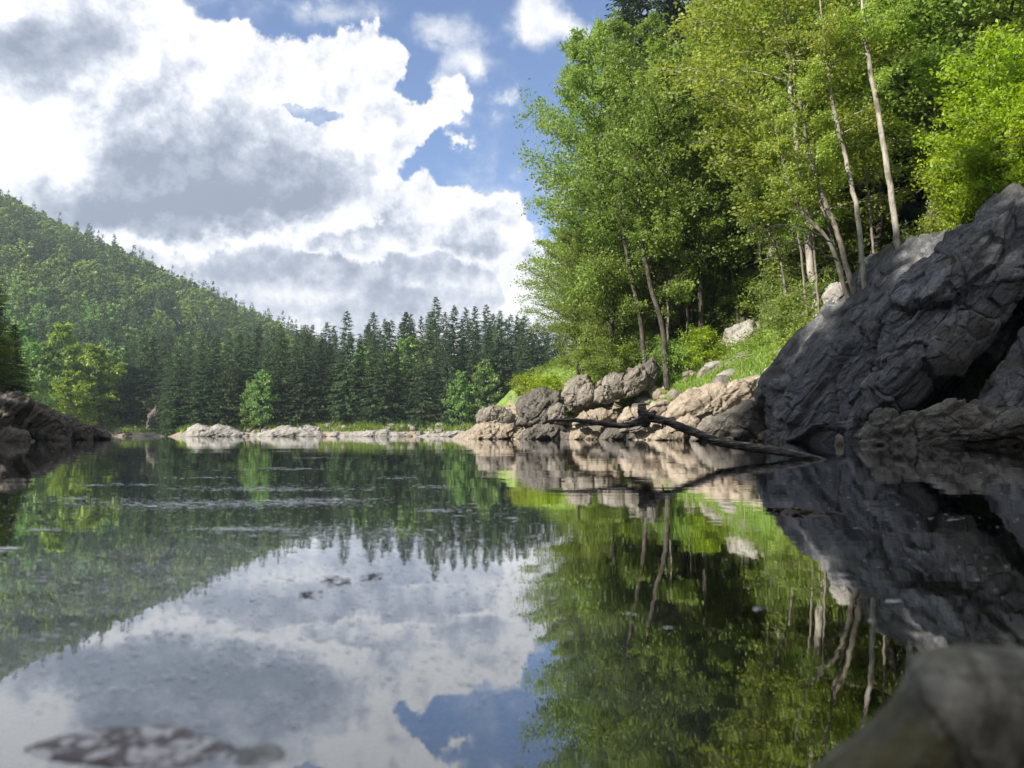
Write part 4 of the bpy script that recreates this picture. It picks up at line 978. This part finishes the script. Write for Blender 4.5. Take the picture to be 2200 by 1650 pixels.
# ---- far shore wood
FS = [spruce(201 + q, H=20, Rad=r_, whorls=44, per=8, blades=26, z0=0.05, trunk_r=.2, bl=0.95, droop=dr, pw=p_, gap=g_) for q, (r_, dr, p_, g_) in enumerate([(4.0, .45, .62, .0), (3.3, .6, .5, .05), (4.8, .4, .75, .0), (3.6, .5, .6, .12), (5.2, .45, .85, .0)])]
FB = [broadleaf(221 + q, H=12, Rad=4.4, cb=0.10, limbs=44, twigs=10, leaves=20, leaf=0.42, lw=.7, trunk_r=.18, leafm=lm, up=.5) for q, lm in enumerate(['far_leaf', 'yellow_leaf', 'far_leaf'])]
REAR = []
def rear_labels():
    marks = [(60, 210, 'above the yellow green trees at the left cove'), (210, 380, 'behind the shaded cove at the back left'), (380, 520, 'over the left far ledge'), (520, 620, 'over the round green tree'), (620, 720, 'left of the tallest front spruce'),
        (720, 850, 'above and right of the tallest front spruce'), (850, 950, 'over the light green crowns in the middle'), (950, 1040, 'over the low bushy tree at the right far shore'), (1040, 1400, 'next to the right bank wood')]
    for lo, hi, tx in marks:
        L_ = sorted([r for r in REAR if lo <= r[0] < hi], key=lambda r: r[0])
        for q, (px, e) in enumerate(L_):
            if 'tallest' not in e['label']: e['label'] = '%s rear spruce from the left, %s' % (ords[min(q, 19)], tx)
def far_tree(px, Y, top, kind, k, label, group=None, wide=1.0):
    X, Y, Z = ground(px, Y); zt = at(px, top, Y)[2]
    H0 = 20 if kind == 's' else 12; kits = FS if kind == 's' else FB; s = (zt - Z) / H0
    w_ = (s if kind == 'b' else (0.45 * s + 0.55)) * wide * rng.uniform(.85, 1.2)
    e = plant('spruce_tree' if kind == 's' else 'broadleaf_tree', kits[k % len(kits)], (X, Y, Z - .2), rng.uniform(0, 6.28), w_, label, 'tree', group, sz=s)
    if group in ('back row spruces of the far shore', 'spruces at the foot of the hill', 'spruces round the cove'): REAR.append((px, e))
front = [(375, 150, 745), (402, 152, 762), (428, 149, 735), (455, 150, 720), (482, 149, 730), (512, 152, 715), (545, 153, 705), (572, 152, 720), (605, 152, 712), (630, 151, 725), (655, 152, 698), (688, 153, 712), (716, 154, 718),
    (744, 151, 657), (772, 153, 722), (800, 151, 712), (826, 150, 690), (852, 153, 735), (880, 152, 745), (905, 150, 715), (935, 154, 690), (962, 151, 700), (990, 154, 712), (1018, 152, 705), (1046, 152, 722), (1072, 151, 682), (1098, 151, 660), (1125, 152, 690), (1150, 153, 700), (1178, 152, 705), (1205, 153, 715)]
ords = 'first second third fourth fifth sixth seventh eighth ninth tenth eleventh twelfth thirteenth fourteenth fifteenth sixteenth seventeenth eighteenth nineteenth twentieth'.split()
for q, (px, Y, top) in enumerate(front):
    if px == 744: lab = 'tallest spruce of the far shore front row, its narrow top alone against the sky'
    elif px == 1098: lab = 'dark pointed spruce nearest the right bank wood on the far shore'
    elif q < 14: lab = 'dark drooping spruce, %s from the left in the front row over the far ledges' % ords[q]
    else: lab = 'dark drooping spruce in the front row, %s to the right of the tallest one' % ords[q - 14]
    far_tree(px + rng.uniform(-3, 3), Y + rng.uniform(-1, 1), top + rng.uniform(-8, 14), 's', rng.randint(5), lab, 'front row spruces of the far shore')
for q, px in enumerate(list(range(580, 1130, 17))):
    top = 712 - 40 * sst if (sst := float(sstep(600, 950, np.array(px)))) else 712
    far_tree(px + rng.uniform(-6, 6), rng.uniform(160, 176), top + rng.uniform(-10, 24), 's', rng.randint(5), 'spruce in the second rows of the far shore forest, only its top showing', 'back row spruces of the far shore')
for px, Y, top in [(935, 166, 634), (920, 170, 668), (975, 168, 652), (1000, 170, 657), (1020, 168, 655), (1045, 170, 652), (1060, 168, 672), (880, 172, 672), (870, 168, 668), (800, 165, 668), (790, 170, 690), (838, 168, 685), (700, 170, 690), (668, 172, 695)]:
    far_tree(px, Y, top, 's', rng.randint(5), 'tallest spruce of the back rows, just right of the middle of the far forest' if px == 935 else 'spruce in the second rows of the far shore forest, only its top showing', 'back row spruces of the far shore')
for px, Y, top in [(1112, 162, 690), (1128, 166, 676), (1142, 160, 700), (1156, 168, 690), (1170, 162, 705), (1186, 166, 695), (1200, 160, 715), (1216, 166, 720), (1235, 162, 730)]:
    far_tree(px, Y, top, 's', rng.randint(5), 'rear spruce', 'back row spruces of the far shore', 1.4)
for q, px in enumerate(range(110, 600, 21)):
    far_tree(px + rng.uniform(-6, 6), rng.uniform(176, 200), np.interp(px, [100, 240, 330, 600], [725, 735, 722, 705]) + rng.uniform(-15, 25), 's', rng.randint(5), 'spruce at the foot of the wooded hill', 'spruces at the foot of the hill')
for px, Y, top, k, w_, lab in [(560, 148.5, 800, 0, .9, 'round green broadleaf tree among the spruces over the left far ledge'), (535, 150, 822, 2, .8, 'smaller green tree left of the round one over the left far ledge'), (1040, 149, 775, 0, .9, 'green broadleaf tree low in front of the right far spruces'),
        (990, 149, 800, 2, .8, 'green bushy tree left of the low broadleaf one at the right far shore'), (868, 160, 730, 0, .8, 'light green crown between spruces right of the middle'), (905, 162, 735, 2, .8, 'light green crown beside the other one right of the middle'), (775, 160, 745, 2, .7, 'green crown just right of the tallest front spruce'),
        (155, 160, 800, 1, 1.0, 'yellow green broadleaf tree in front at the cove on the left'), (100, 166, 745, 0, .9, 'tall green broadleaf tree left of the yellow green one'), (125, 178, 700, 1, .9, 'tall yellowish tree behind the cove on the left'),
        (200, 172, 745, 1, .9, 'yellow green tree right of the front one at the cove'), (60, 150, 770, 2, .9, 'green tree partly behind the left bank rocks'), (235, 178, 760, 0, .8, 'dull green tree at the right of the cove group'), (1150, 149, 790, 0, 1.2, 'green tree low behind the rounded dark boulder on the far shore'), (1200, 150, 780, 2, 1.2, 'green tree partly hidden by the left foot of the right wood'), (30, 165, 700, 0, 1, 'green tree behind the dark tree at the left edge')]:
    far_tree(px, Y, top, 'b', k, lab, 'broadleaf trees of the far shore', w_)
for q, (px, Y, top) in enumerate([(285, 178, 745), (305, 176, 700), (325, 177, 720), (345, 176, 715), (265, 182, 740), (360, 170, 750)]):
    far_tree(px, Y, top, 's', q, 'dark spruce standing round the shaded cove at the back left', 'spruces round the cove')
rear_labels()
# shaded tree at the left edge, on the left bank
for px, Y, top, k, lab in [(-35, 57, 560, 0, 'dark spruce at the left frame edge behind the left bank rocks'), (22, 62, 690, 1, 'short dark spruce beside the one at the left frame edge'), (-90, 50, 500, 1, 'tall dark spruce mostly outside the left frame edge')]:
    X, Y, Z = ground(px, Y); s = (at(px, top, Y)[2] - Z) / 28
    plant('spruce_tree', SPR[k], (X, Y, Z - .2), px, s * 1.9, lab, 'tree', sz=s)
for px, Y, top, lab in [(-25, 55, 700, 'dark shaded tree overhanging the left bank at the left frame edge'), (-95, 54, 560, 'dark tree behind the shaded one, mostly outside the left frame edge')]:
    X, Y, Z = ground(px, Y); s = (at(px, top, Y)[2] - Z) / 16
    plant('alder_tree', ALD[1], (X, Y, Z), 2.0, s, lab, 'tree', sz=s)

# ---- hill forest: nearest as objects, the rest as one mass
def low_spruce(seed, H=17):
    return spruce(seed, H=H, Rad=3.2, whorls=18, per=6, blades=9, z0=.08, bl=1.9, trunk_r=.15, pw=.75)
def low_broad(seed):
    return broadleaf(seed, H=13, Rad=5.2, cb=.15, limbs=20, twigs=5, leaves=11, leaf=0.95, lw=.75, trunk_r=.2, leafm='far_leaf')
LS = [low_spruce(301), low_spruce(302, 19)]; LB = [low_broad(311), low_broad(312), low_broad(313)]
def hill_forest():
    rs = np.random.RandomState(5)
    pts = []
    gxs = np.arange(-420, 60, 6.2); gys = np.arange(196, 480, 6.2)
    for y in gys:
        for x in gxs:
            X = x + rs.uniform(-2.6, 2.6); Y = y + rs.uniform(-2.6, 2.6); px = 1100 + X / Y * 1690
            if px < -130 or px > 1160: continue
            pts.append((X, Y, px))
    P = np.array(pts); Z = terrain(P[:, 0], P[:, 1])
    # drop trees wholly hidden by the ones in front
    py = 934 - (Z + 14 - H_CAM) / P[:, 1] * 1690
    keep = np.ones(len(P), bool); order = np.argsort(P[:, 1]); hor = np.full(400, 2000.0)
    for i_ in order:
        b = int(np.clip((P[i_, 2] + 200) / 5, 0, 399)); 
        if py[i_] > hor[b] + 22: keep[i_] = False
        hor[b] = min(hor[b], py[i_])
    P, Z, py = P[keep], Z[keep], py[keep]
    lowcut = py < 760; P, Z = P[lowcut], Z[lowcut]
    kind = (fbm(np.stack([P[:, 0], P[:, 1], P[:, 0] * 0], 1) * 0.018, 3) + rs.normal(size=len(P)) * .25 + (0.04)) > 0
    # near the skyline more spruces
    order = np.argsort(P[:, 1])
    ns = nb = 0; VV = {0: [], 1: []}; FF = {0: [], 1: []}; TT = {0: [], 1: []}; base = {0: 0, 1: 0}
    data = {}
    def arr(me):
        if me.name in data: return data[me.name]
        v = np.empty(len(me.vertices) * 3, np.float32); me.vertices.foreach_get('co', v)
        f = np.empty(len(me.loops), np.int32); me.loops.foreach_get('vertex_index', f)
        tn = np.empty(len(me.polygons), np.float32); me.attributes['tint'].data.foreach_get('value', tn)
        data[me.name] = (v.reshape(-1, 3), f.reshape(-1, 4), tn); return data[me.name]
    for i_ in order:
        b = bool(kind[i_]); sc_ = rs.uniform(.65, 1.2); rz = rs.uniform(0, 6.28)
        if (b and nb < 110) or (not b and ns < 110):
            kit = LB[rs.randint(3)] if b else LS[rs.randint(2)]
            plant('broadleaf_tree' if b else 'spruce_tree', kit, (P[i_, 0], P[i_, 1], Z[i_] - .3), rz, sc_, 'light green broadleaf crown low on the wooded hill' if b else 'dark conifer low on the wooded hill', 'tree',
                'broadleaf trees low on the hill' if b else 'spruces low on the hill')
            if b: nb += 1
            else: ns += 1
            continue
        k_ = 1 if b else 0
        v, f, tn = arr((LB[rs.randint(3)] if b else LS[rs.randint(2)])[1])
        c_, s_ = math.cos(rz), math.sin(rz)
        v2 = np.stack([v[:, 0] * c_ - v[:, 1] * s_, v[:, 0] * s_ + v[:, 1] * c_, v[:, 2]], 1) * sc_ + (P[i_, 0], P[i_, 1], Z[i_] - .3)
        VV[k_].append(v2); FF[k_].append(f + base[k_]); TT[k_].append(np.clip(tn + rs.uniform(-.35, .55), 0, 1)); base[k_] += len(v)
    print('hill trees', len(P), 'stuff verts', base)
    tag(obj('hill_conifers', mesh_np('hill_conifers', np.concatenate(VV[0]), np.concatenate(FF[0]), M['needle'], False, np.concatenate(TT[0]))), 'dark conifers covering the distant hillside', 'forest', kind='stuff')
    tag(obj('hill_broadleaf_forest', mesh_np('hill_broadleaf_forest', np.concatenate(VV[1]), np.concatenate(FF[1]), M['far_leaf'], False, np.concatenate(TT[1]))), 'light green broadleaf crowns covering the distant hillside', 'forest', kind='stuff')
hill_forest()

# ---- trees behind the viewer on the left bank: they shade the cliff and the left bank
SHT = [(-23, 9.5, 33, 1.3), (-24, 4.5, 36, 1.35), (-23.5, -1.5, 42, 1.4), (-24, -6.5, 44, 1.4), (-23, -12, 43, 1.4), (-29, 7, 36, 1.4), (-29, 1, 42, 1.5), (-29, -5, 46, 1.5), (-29, -11, 46, 1.5), (-24, -18, 43, 1.4), (-34, -2, 45, 1.5), (-34, 5, 38, 1.4), (-34, -9, 47, 1.5), (-27, -3.5, 44, 1.5)]
for q, (x, y, h, w_) in enumerate(SHT):
    z_ = float(terrain([x], [y])[0]); plant('spruce_tree', SPR[q % 2], (x, y, z_ - .2), q * 1.7, w_ * h / 28, 'tall spruce on the left bank behind the viewer', 'tree', 'spruces behind the viewer', sz=h / 28)
for q, (x, y, h) in enumerate([(-38, 30, 22), (-36, 38, 20), (-42, 44, 22), (-46, 36, 24), (-40, 22, 22), (-50, 46, 22), (-44, 54, 18)]):
    z_ = float(terrain([x], [y])[0]); plant('spruce_tree', SPR[q % 2], (x, y, z_ - .2), q * 1.3, 1.25 * h / 28, 'spruce on the left bank outside the left of the picture', 'tree', 'spruces beside the left bank', sz=h / 28)

# ------------------------------------------------------------------ driftwood
m, t, out = new_mat('driftwood')
oc = t.node('ShaderNodeTexCoord').outputs['Object']
p = t.vec('MULTIPLY', oc, (1.2, 1.2, 6)); n = t.noise(p, 5, 8, .65); n2 = t.noise(t.vec('MULTIPLY', oc, (2, 2, 14)), 4, 5, .6)
col = t.ramp(n, [(.38, (.024, .021, .020)), (.52, (.10, .09, .08)), (.64, (.32, .29, .26))])
principled(t, out, col, .7, bump(t, t.math('ADD', n, n2), .9, .03), .3)
def driftwood():
    e = empty('driftwood', at(1385, 905, 12.2))
    b = np.array(e.location)
    def path(pts, k=60, wob=.006, seed=1):
        P = np.array([at(*p) for p in pts]) - b
        L = np.concatenate([[0], np.cumsum(np.linalg.norm(np.diff(P, axis=0), axis=1))]); tt = np.linspace(0, L[-1], k)
        Q = np.stack([np.interp(tt, L, P[:, a]) for a in range(3)], 1)
        for _ in range(5): Q[1:-1] = (Q[:-2] + 2 * Q[1:-1] + Q[2:]) / 4
        return Q + np.random.RandomState(seed).normal(size=Q.shape) * wob * .4, tt / L[-1]
    def limb(name, pts, rk, sides=16, k=90, seed=1):
        Q, u = path(pts, k, seed=seed)
        r = np.interp(u, [a for a, _ in rk], [a for _, a in rk])
        V_, F_ = tubes([Q], [r], sides)
        n_ = fbm(V_ * np.array([4, 4, 10]) + seed, 4); c_ = np.repeat(Q, sides, 0); d_ = V_ - c_
        V_ = c_ + d_ * (1 + .18 * n_)[:, None]
        V_ = np.vstack([V_, Q[:1], Q[-1:]]); j = np.arange(sides); j2 = (j + 1) % sides; nv = len(V_)
        caps = np.concatenate([np.stack([j * 0 + nv - 2, j2, j], 1), np.stack([j * 0 + nv - 1, (k - 1) * sides + j, (k - 1) * sides + j2], 1)])
        obj(name, mesh_np(name, V_, [F_, caps], m), e)
    limb('thick_limb', [(1382, 897, 12.2), (1410, 899, 12.2), (1440, 908, 12.15), (1490, 928, 12.05), (1540, 949, 11.95), (1600, 960, 11.8), (1660, 968, 11.6), (1700, 974, 11.45), (1760, 985, 11.3), (1800, 998, 11.2)],
         [(0, .075), (.08, .062), (.3, .066), (.6, .068), (.8, .055), (.93, .030), (1, .02)], 18, 110, 2)
    limb('thin_limb', [(1385, 903, 12.2), (1368, 908, 12.25), (1340, 915, 12.35), (1310, 913, 12.5), (1275, 907, 12.6), (1235, 903, 12.8), (1200, 902, 12.9), (1172, 905, 13.0)],
         [(0, .068), (.15, .048), (.4, .042), (.7, .036), (.93, .026), (1, .008)], 14, 80, 3)
    limb('knot', [(1380, 868, 12.15), (1378, 880, 12.15), (1384, 893, 12.18), (1388, 904, 12.2), (1380, 915, 12.2)], [(0, .055), (.3, .075), (.6, .11), (.9, .08), (1, .03)], 16, 30, 4)
    limb('stub', [(1384, 896, 12.2), (1400, 891, 12.1), (1408, 884, 12.1)], [(0, .06), (.6, .05), (1, .035)], 12, 16, 5)
    limb('twig', [(1386, 890, 12.2), (1396, 878, 12.2), (1406, 872, 12.25), (1420, 874, 12.3)], [(0, .012), (1, .004)], 6, 16, 6)
    limb('twig', [(1420, 906, 12.1), (1425, 915, 12.1), (1422, 922, 12.1)], [(0, .02), (1, .010)], 6, 10, 7)
    tag(e, 'long dark driftwood limb arching out of the water before the right bank', 'driftwood')
driftwood()

# ------------------------------------------------------------------ near water: foreground stones, foam, floating bits
def near_rock(name, pts, Y, Tf, Tb, mat, label, amp=.012, seed=3, sc=8, pw=2.2):
    return outline_rock(name, pts, Y, Tf, Tb, M[mat], amp=amp, sc=sc, seed=seed, nth=160, nr=60, label=label, k=.6, pw=pw)
near_rock('foreground_rock', [(1700, 1720), (1790, 1610), (1850, 1560), (1900, 1500), (1935, 1430), (1985, 1395), (2060, 1378), (2150, 1385), (2260, 1380), (2420, 1420), (2500, 1700), (2400, 1900), (1900, 1900)], .80, .14, .10, 'rock_wet',
    'large blurred wet rock rising at the lower right corner', amp=.014, seed=4)
m, t, out = new_mat('speckled_stone')
oc = t.node('ShaderNodeTexCoord').outputs['Object']
sp = t.remap(t.noise(oc, 45, 4, .6), .47, .58)
col = t.mix(sp, (0.13, 0.11, 0.115), (0.58, 0.56, 0.57))
principled(t, out, col, .6, bump(t, sp, .5, .004), .4)
def flat_stone(name, mat, px, py, z, rx, ry, rz_, seed, label):
    V_, F_ = stone_mesh('stone', seed, None, 5); b_ = ray(px, py)[1]; Y = (z - H_CAM) / b_; X = ray(px, py)[0] * Y
    V_ = V_ * (rx, ry, rz_); V_ = V_ + (V_ / np.linalg.norm(V_, axis=1)[:, None]) * (.012 * fbm(V_ * 14, 4))[:, None]
    tag(obj(name, mesh_np(name, V_, F_, M[mat]), loc=(X, Y, z - rz_ * .5)), label, 'stone')
flat_stone('speckled_stone', 'speckled_stone', 300, 1600, 0.002, .150, .10, .026, 5, 'dark and white speckled flat stone just breaking the water at lower left')
m, t, out = new_mat('grey_stone')
oc = t.node('ShaderNodeTexCoord').outputs['Object']
n = t.noise(oc, 25, 4, .6)
principled(t, out, t.mix(t.remap(n, .4, .65), (.13, .13, .12), (.36, .37, .36)), .5, None, .4)
flat_stone('grey_stone', 'grey_stone', 565, 1625, -.003, .075, .085, .03, 7, 'smooth blurred grey stone right of the speckled one')

def flat_patch(rs, x, y, r, asp, k=12, z=0.003):
    an = np.linspace(0, 2 * np.pi, k, endpoint=False); rr = r * (1 + .35 * rs.normal(size=k)).clip(.35, 1.7)
    return np.stack([x + np.cos(an) * rr * asp, y + np.sin(an) * rr, np.full(k, z)], 1)
m, t, out = new_mat('foam')
pos = t.node('ShaderNodeNewGeometry').outputs['Position']
principled(t, out, t.mix(t.noise(pos, 120, 3, .6), (.75, .76, .76), (.95, .96, .97)), .6, None, .3)
def foam():
    rs = np.random.RandomState(21); k = 8; Vs = []
    n = 0
    def add(px, py, wpx):
        # foam lies on the water where that spot of the lake is
        b = ray(px, py)[1]
        if b >= -0.004: return
        Y = H_CAM / -b; X = ray(px, py)[0] * Y
        if shore_sd([X], [Y])[0] > -.2: return
        r = wpx * .5 * Y / 1690
        Vs.append(flat_patch(rs, X, Y, r / 1.4, rs.uniform(1.2, 2.6), k, 0.0015 + .001 * rs.rand()))
    clusters = [(560, 1050, 220, 6, 150), (600, 1082, 190, 8, 230), (700, 1075, 120, 6, 120), (400, 1085, 180, 9, 160), (160, 1072, 40, 3, 25), (200, 1043, 60, 2, 25), (300, 1042, 50, 2, 25), (580, 1053, 130, 3, 80), (620, 1008, 150, 3, 70), (500, 1137, 130, 4, 120),
        (90, 1138, 60, 3, 30), (440, 1026, 90, 2, 40), (930, 1047, 60, 4, 40), (860, 1027, 50, 3, 25), (300, 1085, 300, 14, 160), (820, 1160, 220, 20, 120), (850, 1140, 40, 3, 20), (700, 1140, 260, 14, 200), (1000, 1100, 150, 25, 60), (940, 1098, 60, 4, 40), (680, 984, 60, 2, 20)]
    for cx, cy, sx, sy, cnt in clusters:
        for _ in range(int(cnt * 2.6)): add(cx + rs.normal() * sx * .5, cy + rs.normal() * sy * .6, rs.uniform(1.5, 7) * (1 if rs.rand() < .93 else 2.5))
    for _ in range(3000):
        py = 948 + 340 * rs.rand() ** 1.9; px = rs.uniform(-20, 1160) if rs.rand() < .93 else rs.uniform(1150, 2200)
        add(px, py, rs.uniform(1.2, 5.0) * (1 + (py - 950) / 420))
    for _ in range(420):
        py = rs.uniform(1240, 1560); px = rs.normal() * 380 + 420
        add(px, py, rs.uniform(3, 13))
    for _ in range(1100):
        a_ = rs.uniform(0, 1); py = 1170 + 300 * rs.rand() ** 1.3 + 25 * math.sin(a_ * 9); add(-20 + 1170 * a_, py, rs.uniform(2, 9))
    for px, py, w_ in [(20, 1181, 60), (2050, 1115, 24), (2000, 1112, 12), (1920, 1293, 30), (1630, 1308, 26), (1356, 1323, 18), (2048, 995, 14), (2130, 985, 16), (1115, 1118, 40), (1700, 983, 16), (1155, 994, 10), (1870, 1335, 20), (2185, 1120, 14)]:
        for _ in range(7): add(px + rs.normal() * w_ * .35, py + rs.normal() * 2.5, w_ * rs.uniform(.12, .45))
    V_ = np.concatenate(Vs); F_ = np.arange(len(V_)).reshape(-1, k)
    tag(obj('foam', mesh_np('foam', V_, F_, M['foam'], smooth=False)), 'white foam flecks and pollen drifting on the lake', 'foam', kind='stuff')
foam()
leaf_mat('brown_leaf', (.03, .015, .015), (.07, .035, .03), (.12, .07, .05), .1)
def debris(px, py, wpx, label, n=7, seed=1, name='floating_leaf_clump'):
    rs = np.random.RandomState(seed); b = ray(px, py)[1]; Y = H_CAM / -b; X = ray(px, py)[0] * Y; w_ = wpx * Y / 1690
    C = np.stack([rs.normal(size=n) * w_ * .24, rs.normal(size=n) * w_ * .32, .002 + rs.rand(n) * .004], 1)
    V_, F_ = kites(C, rs.normal(size=C.shape) * [1, 1, .15], rs.normal(size=C.shape) * .12 + [0, 0, 1], min(w_ * .4, .06), min(w_ * .25, .035))
    tag(obj(name, mesh_np(name, V_, F_, M['brown_leaf'], False, rs.rand(n)), loc=(X, Y, 0)), label, 'leaves', 'clumps of brown leaves afloat')
debris(725, 1248, 60, 'clump of dark brown leaves afloat in the sky reflection', 9, 1)
debris(668, 1278, 40, 'small brown leaf clump left of the larger one in the sky reflection', 14, 2)
debris(800, 1240, 40, 'faint reddish leaf clump right of the dark one', 14, 3)
debris(1720, 1100, 130, 'wide purplish clump of drowned leaves in front of the cliff reflection', 60, 4)
debris(1180, 1236, 24, 'small dark clump near the edge of the tree reflection', 12, 5)
def bed_stones():
    rs = np.random.RandomState(9)
    for q in range(46):
        Y = rs.uniform(1.0, 4.5); px = rs.uniform(1180, 2250) if q % 3 else rs.uniform(-50, 1150); X = (px - 1100) / 1690 * Y
        z_ = float(terrain([X], [Y])[0]); o = obj('lakebed_stone', ST[['rock_dark', 'rock_boulder'][q % 2], q % 4]); s_ = rs.uniform(.03, .10)
        o.location = (X, Y, min(z_, -.05 - s_ * .6)); o.scale = (s_, s_, s_ * .7); o.rotation_euler = (0, 0, rs.uniform(0, 6))
        tag(o, 'rounded stone on the shallow lakebed near the viewer', 'stone', 'stones on the lakebed')
bed_stones()

# ------------------------------------------------------------------ haze
HAZE = 0.00032
m = bpy.data.materials.new('haze'); m.use_nodes = True; t = NT(m.node_tree); t.n.clear()
out = t.node('ShaderNodeOutputMaterial'); pv = t.node('ShaderNodeVolumePrincipled')
pv.inputs['Color'].default_value = (.78, .88, 1.0, 1); pv.inputs['Density'].default_value = HAZE; pv.inputs['Anisotropy'].default_value = 0.2
t.l.new(pv.outputs[0], out.inputs['Volume'])
x0, x1, y0, y1, z0, z1 = -720, 540, -180, 920, -6, 300
V = np.array([(x, y, z) for z in (z0, z1) for y in (y0, y1) for x in (x0, x1)], float)
F = np.array([(0, 2, 3, 1), (4, 5, 7, 6), (0, 1, 5, 4), (2, 6, 7, 3), (0, 4, 6, 2), (1, 3, 7, 5)])
tag(obj('haze', mesh_np('haze', V, F, m, smooth=False)), 'thin pale air over the lake', 'haze', kind='stuff')
print('done')
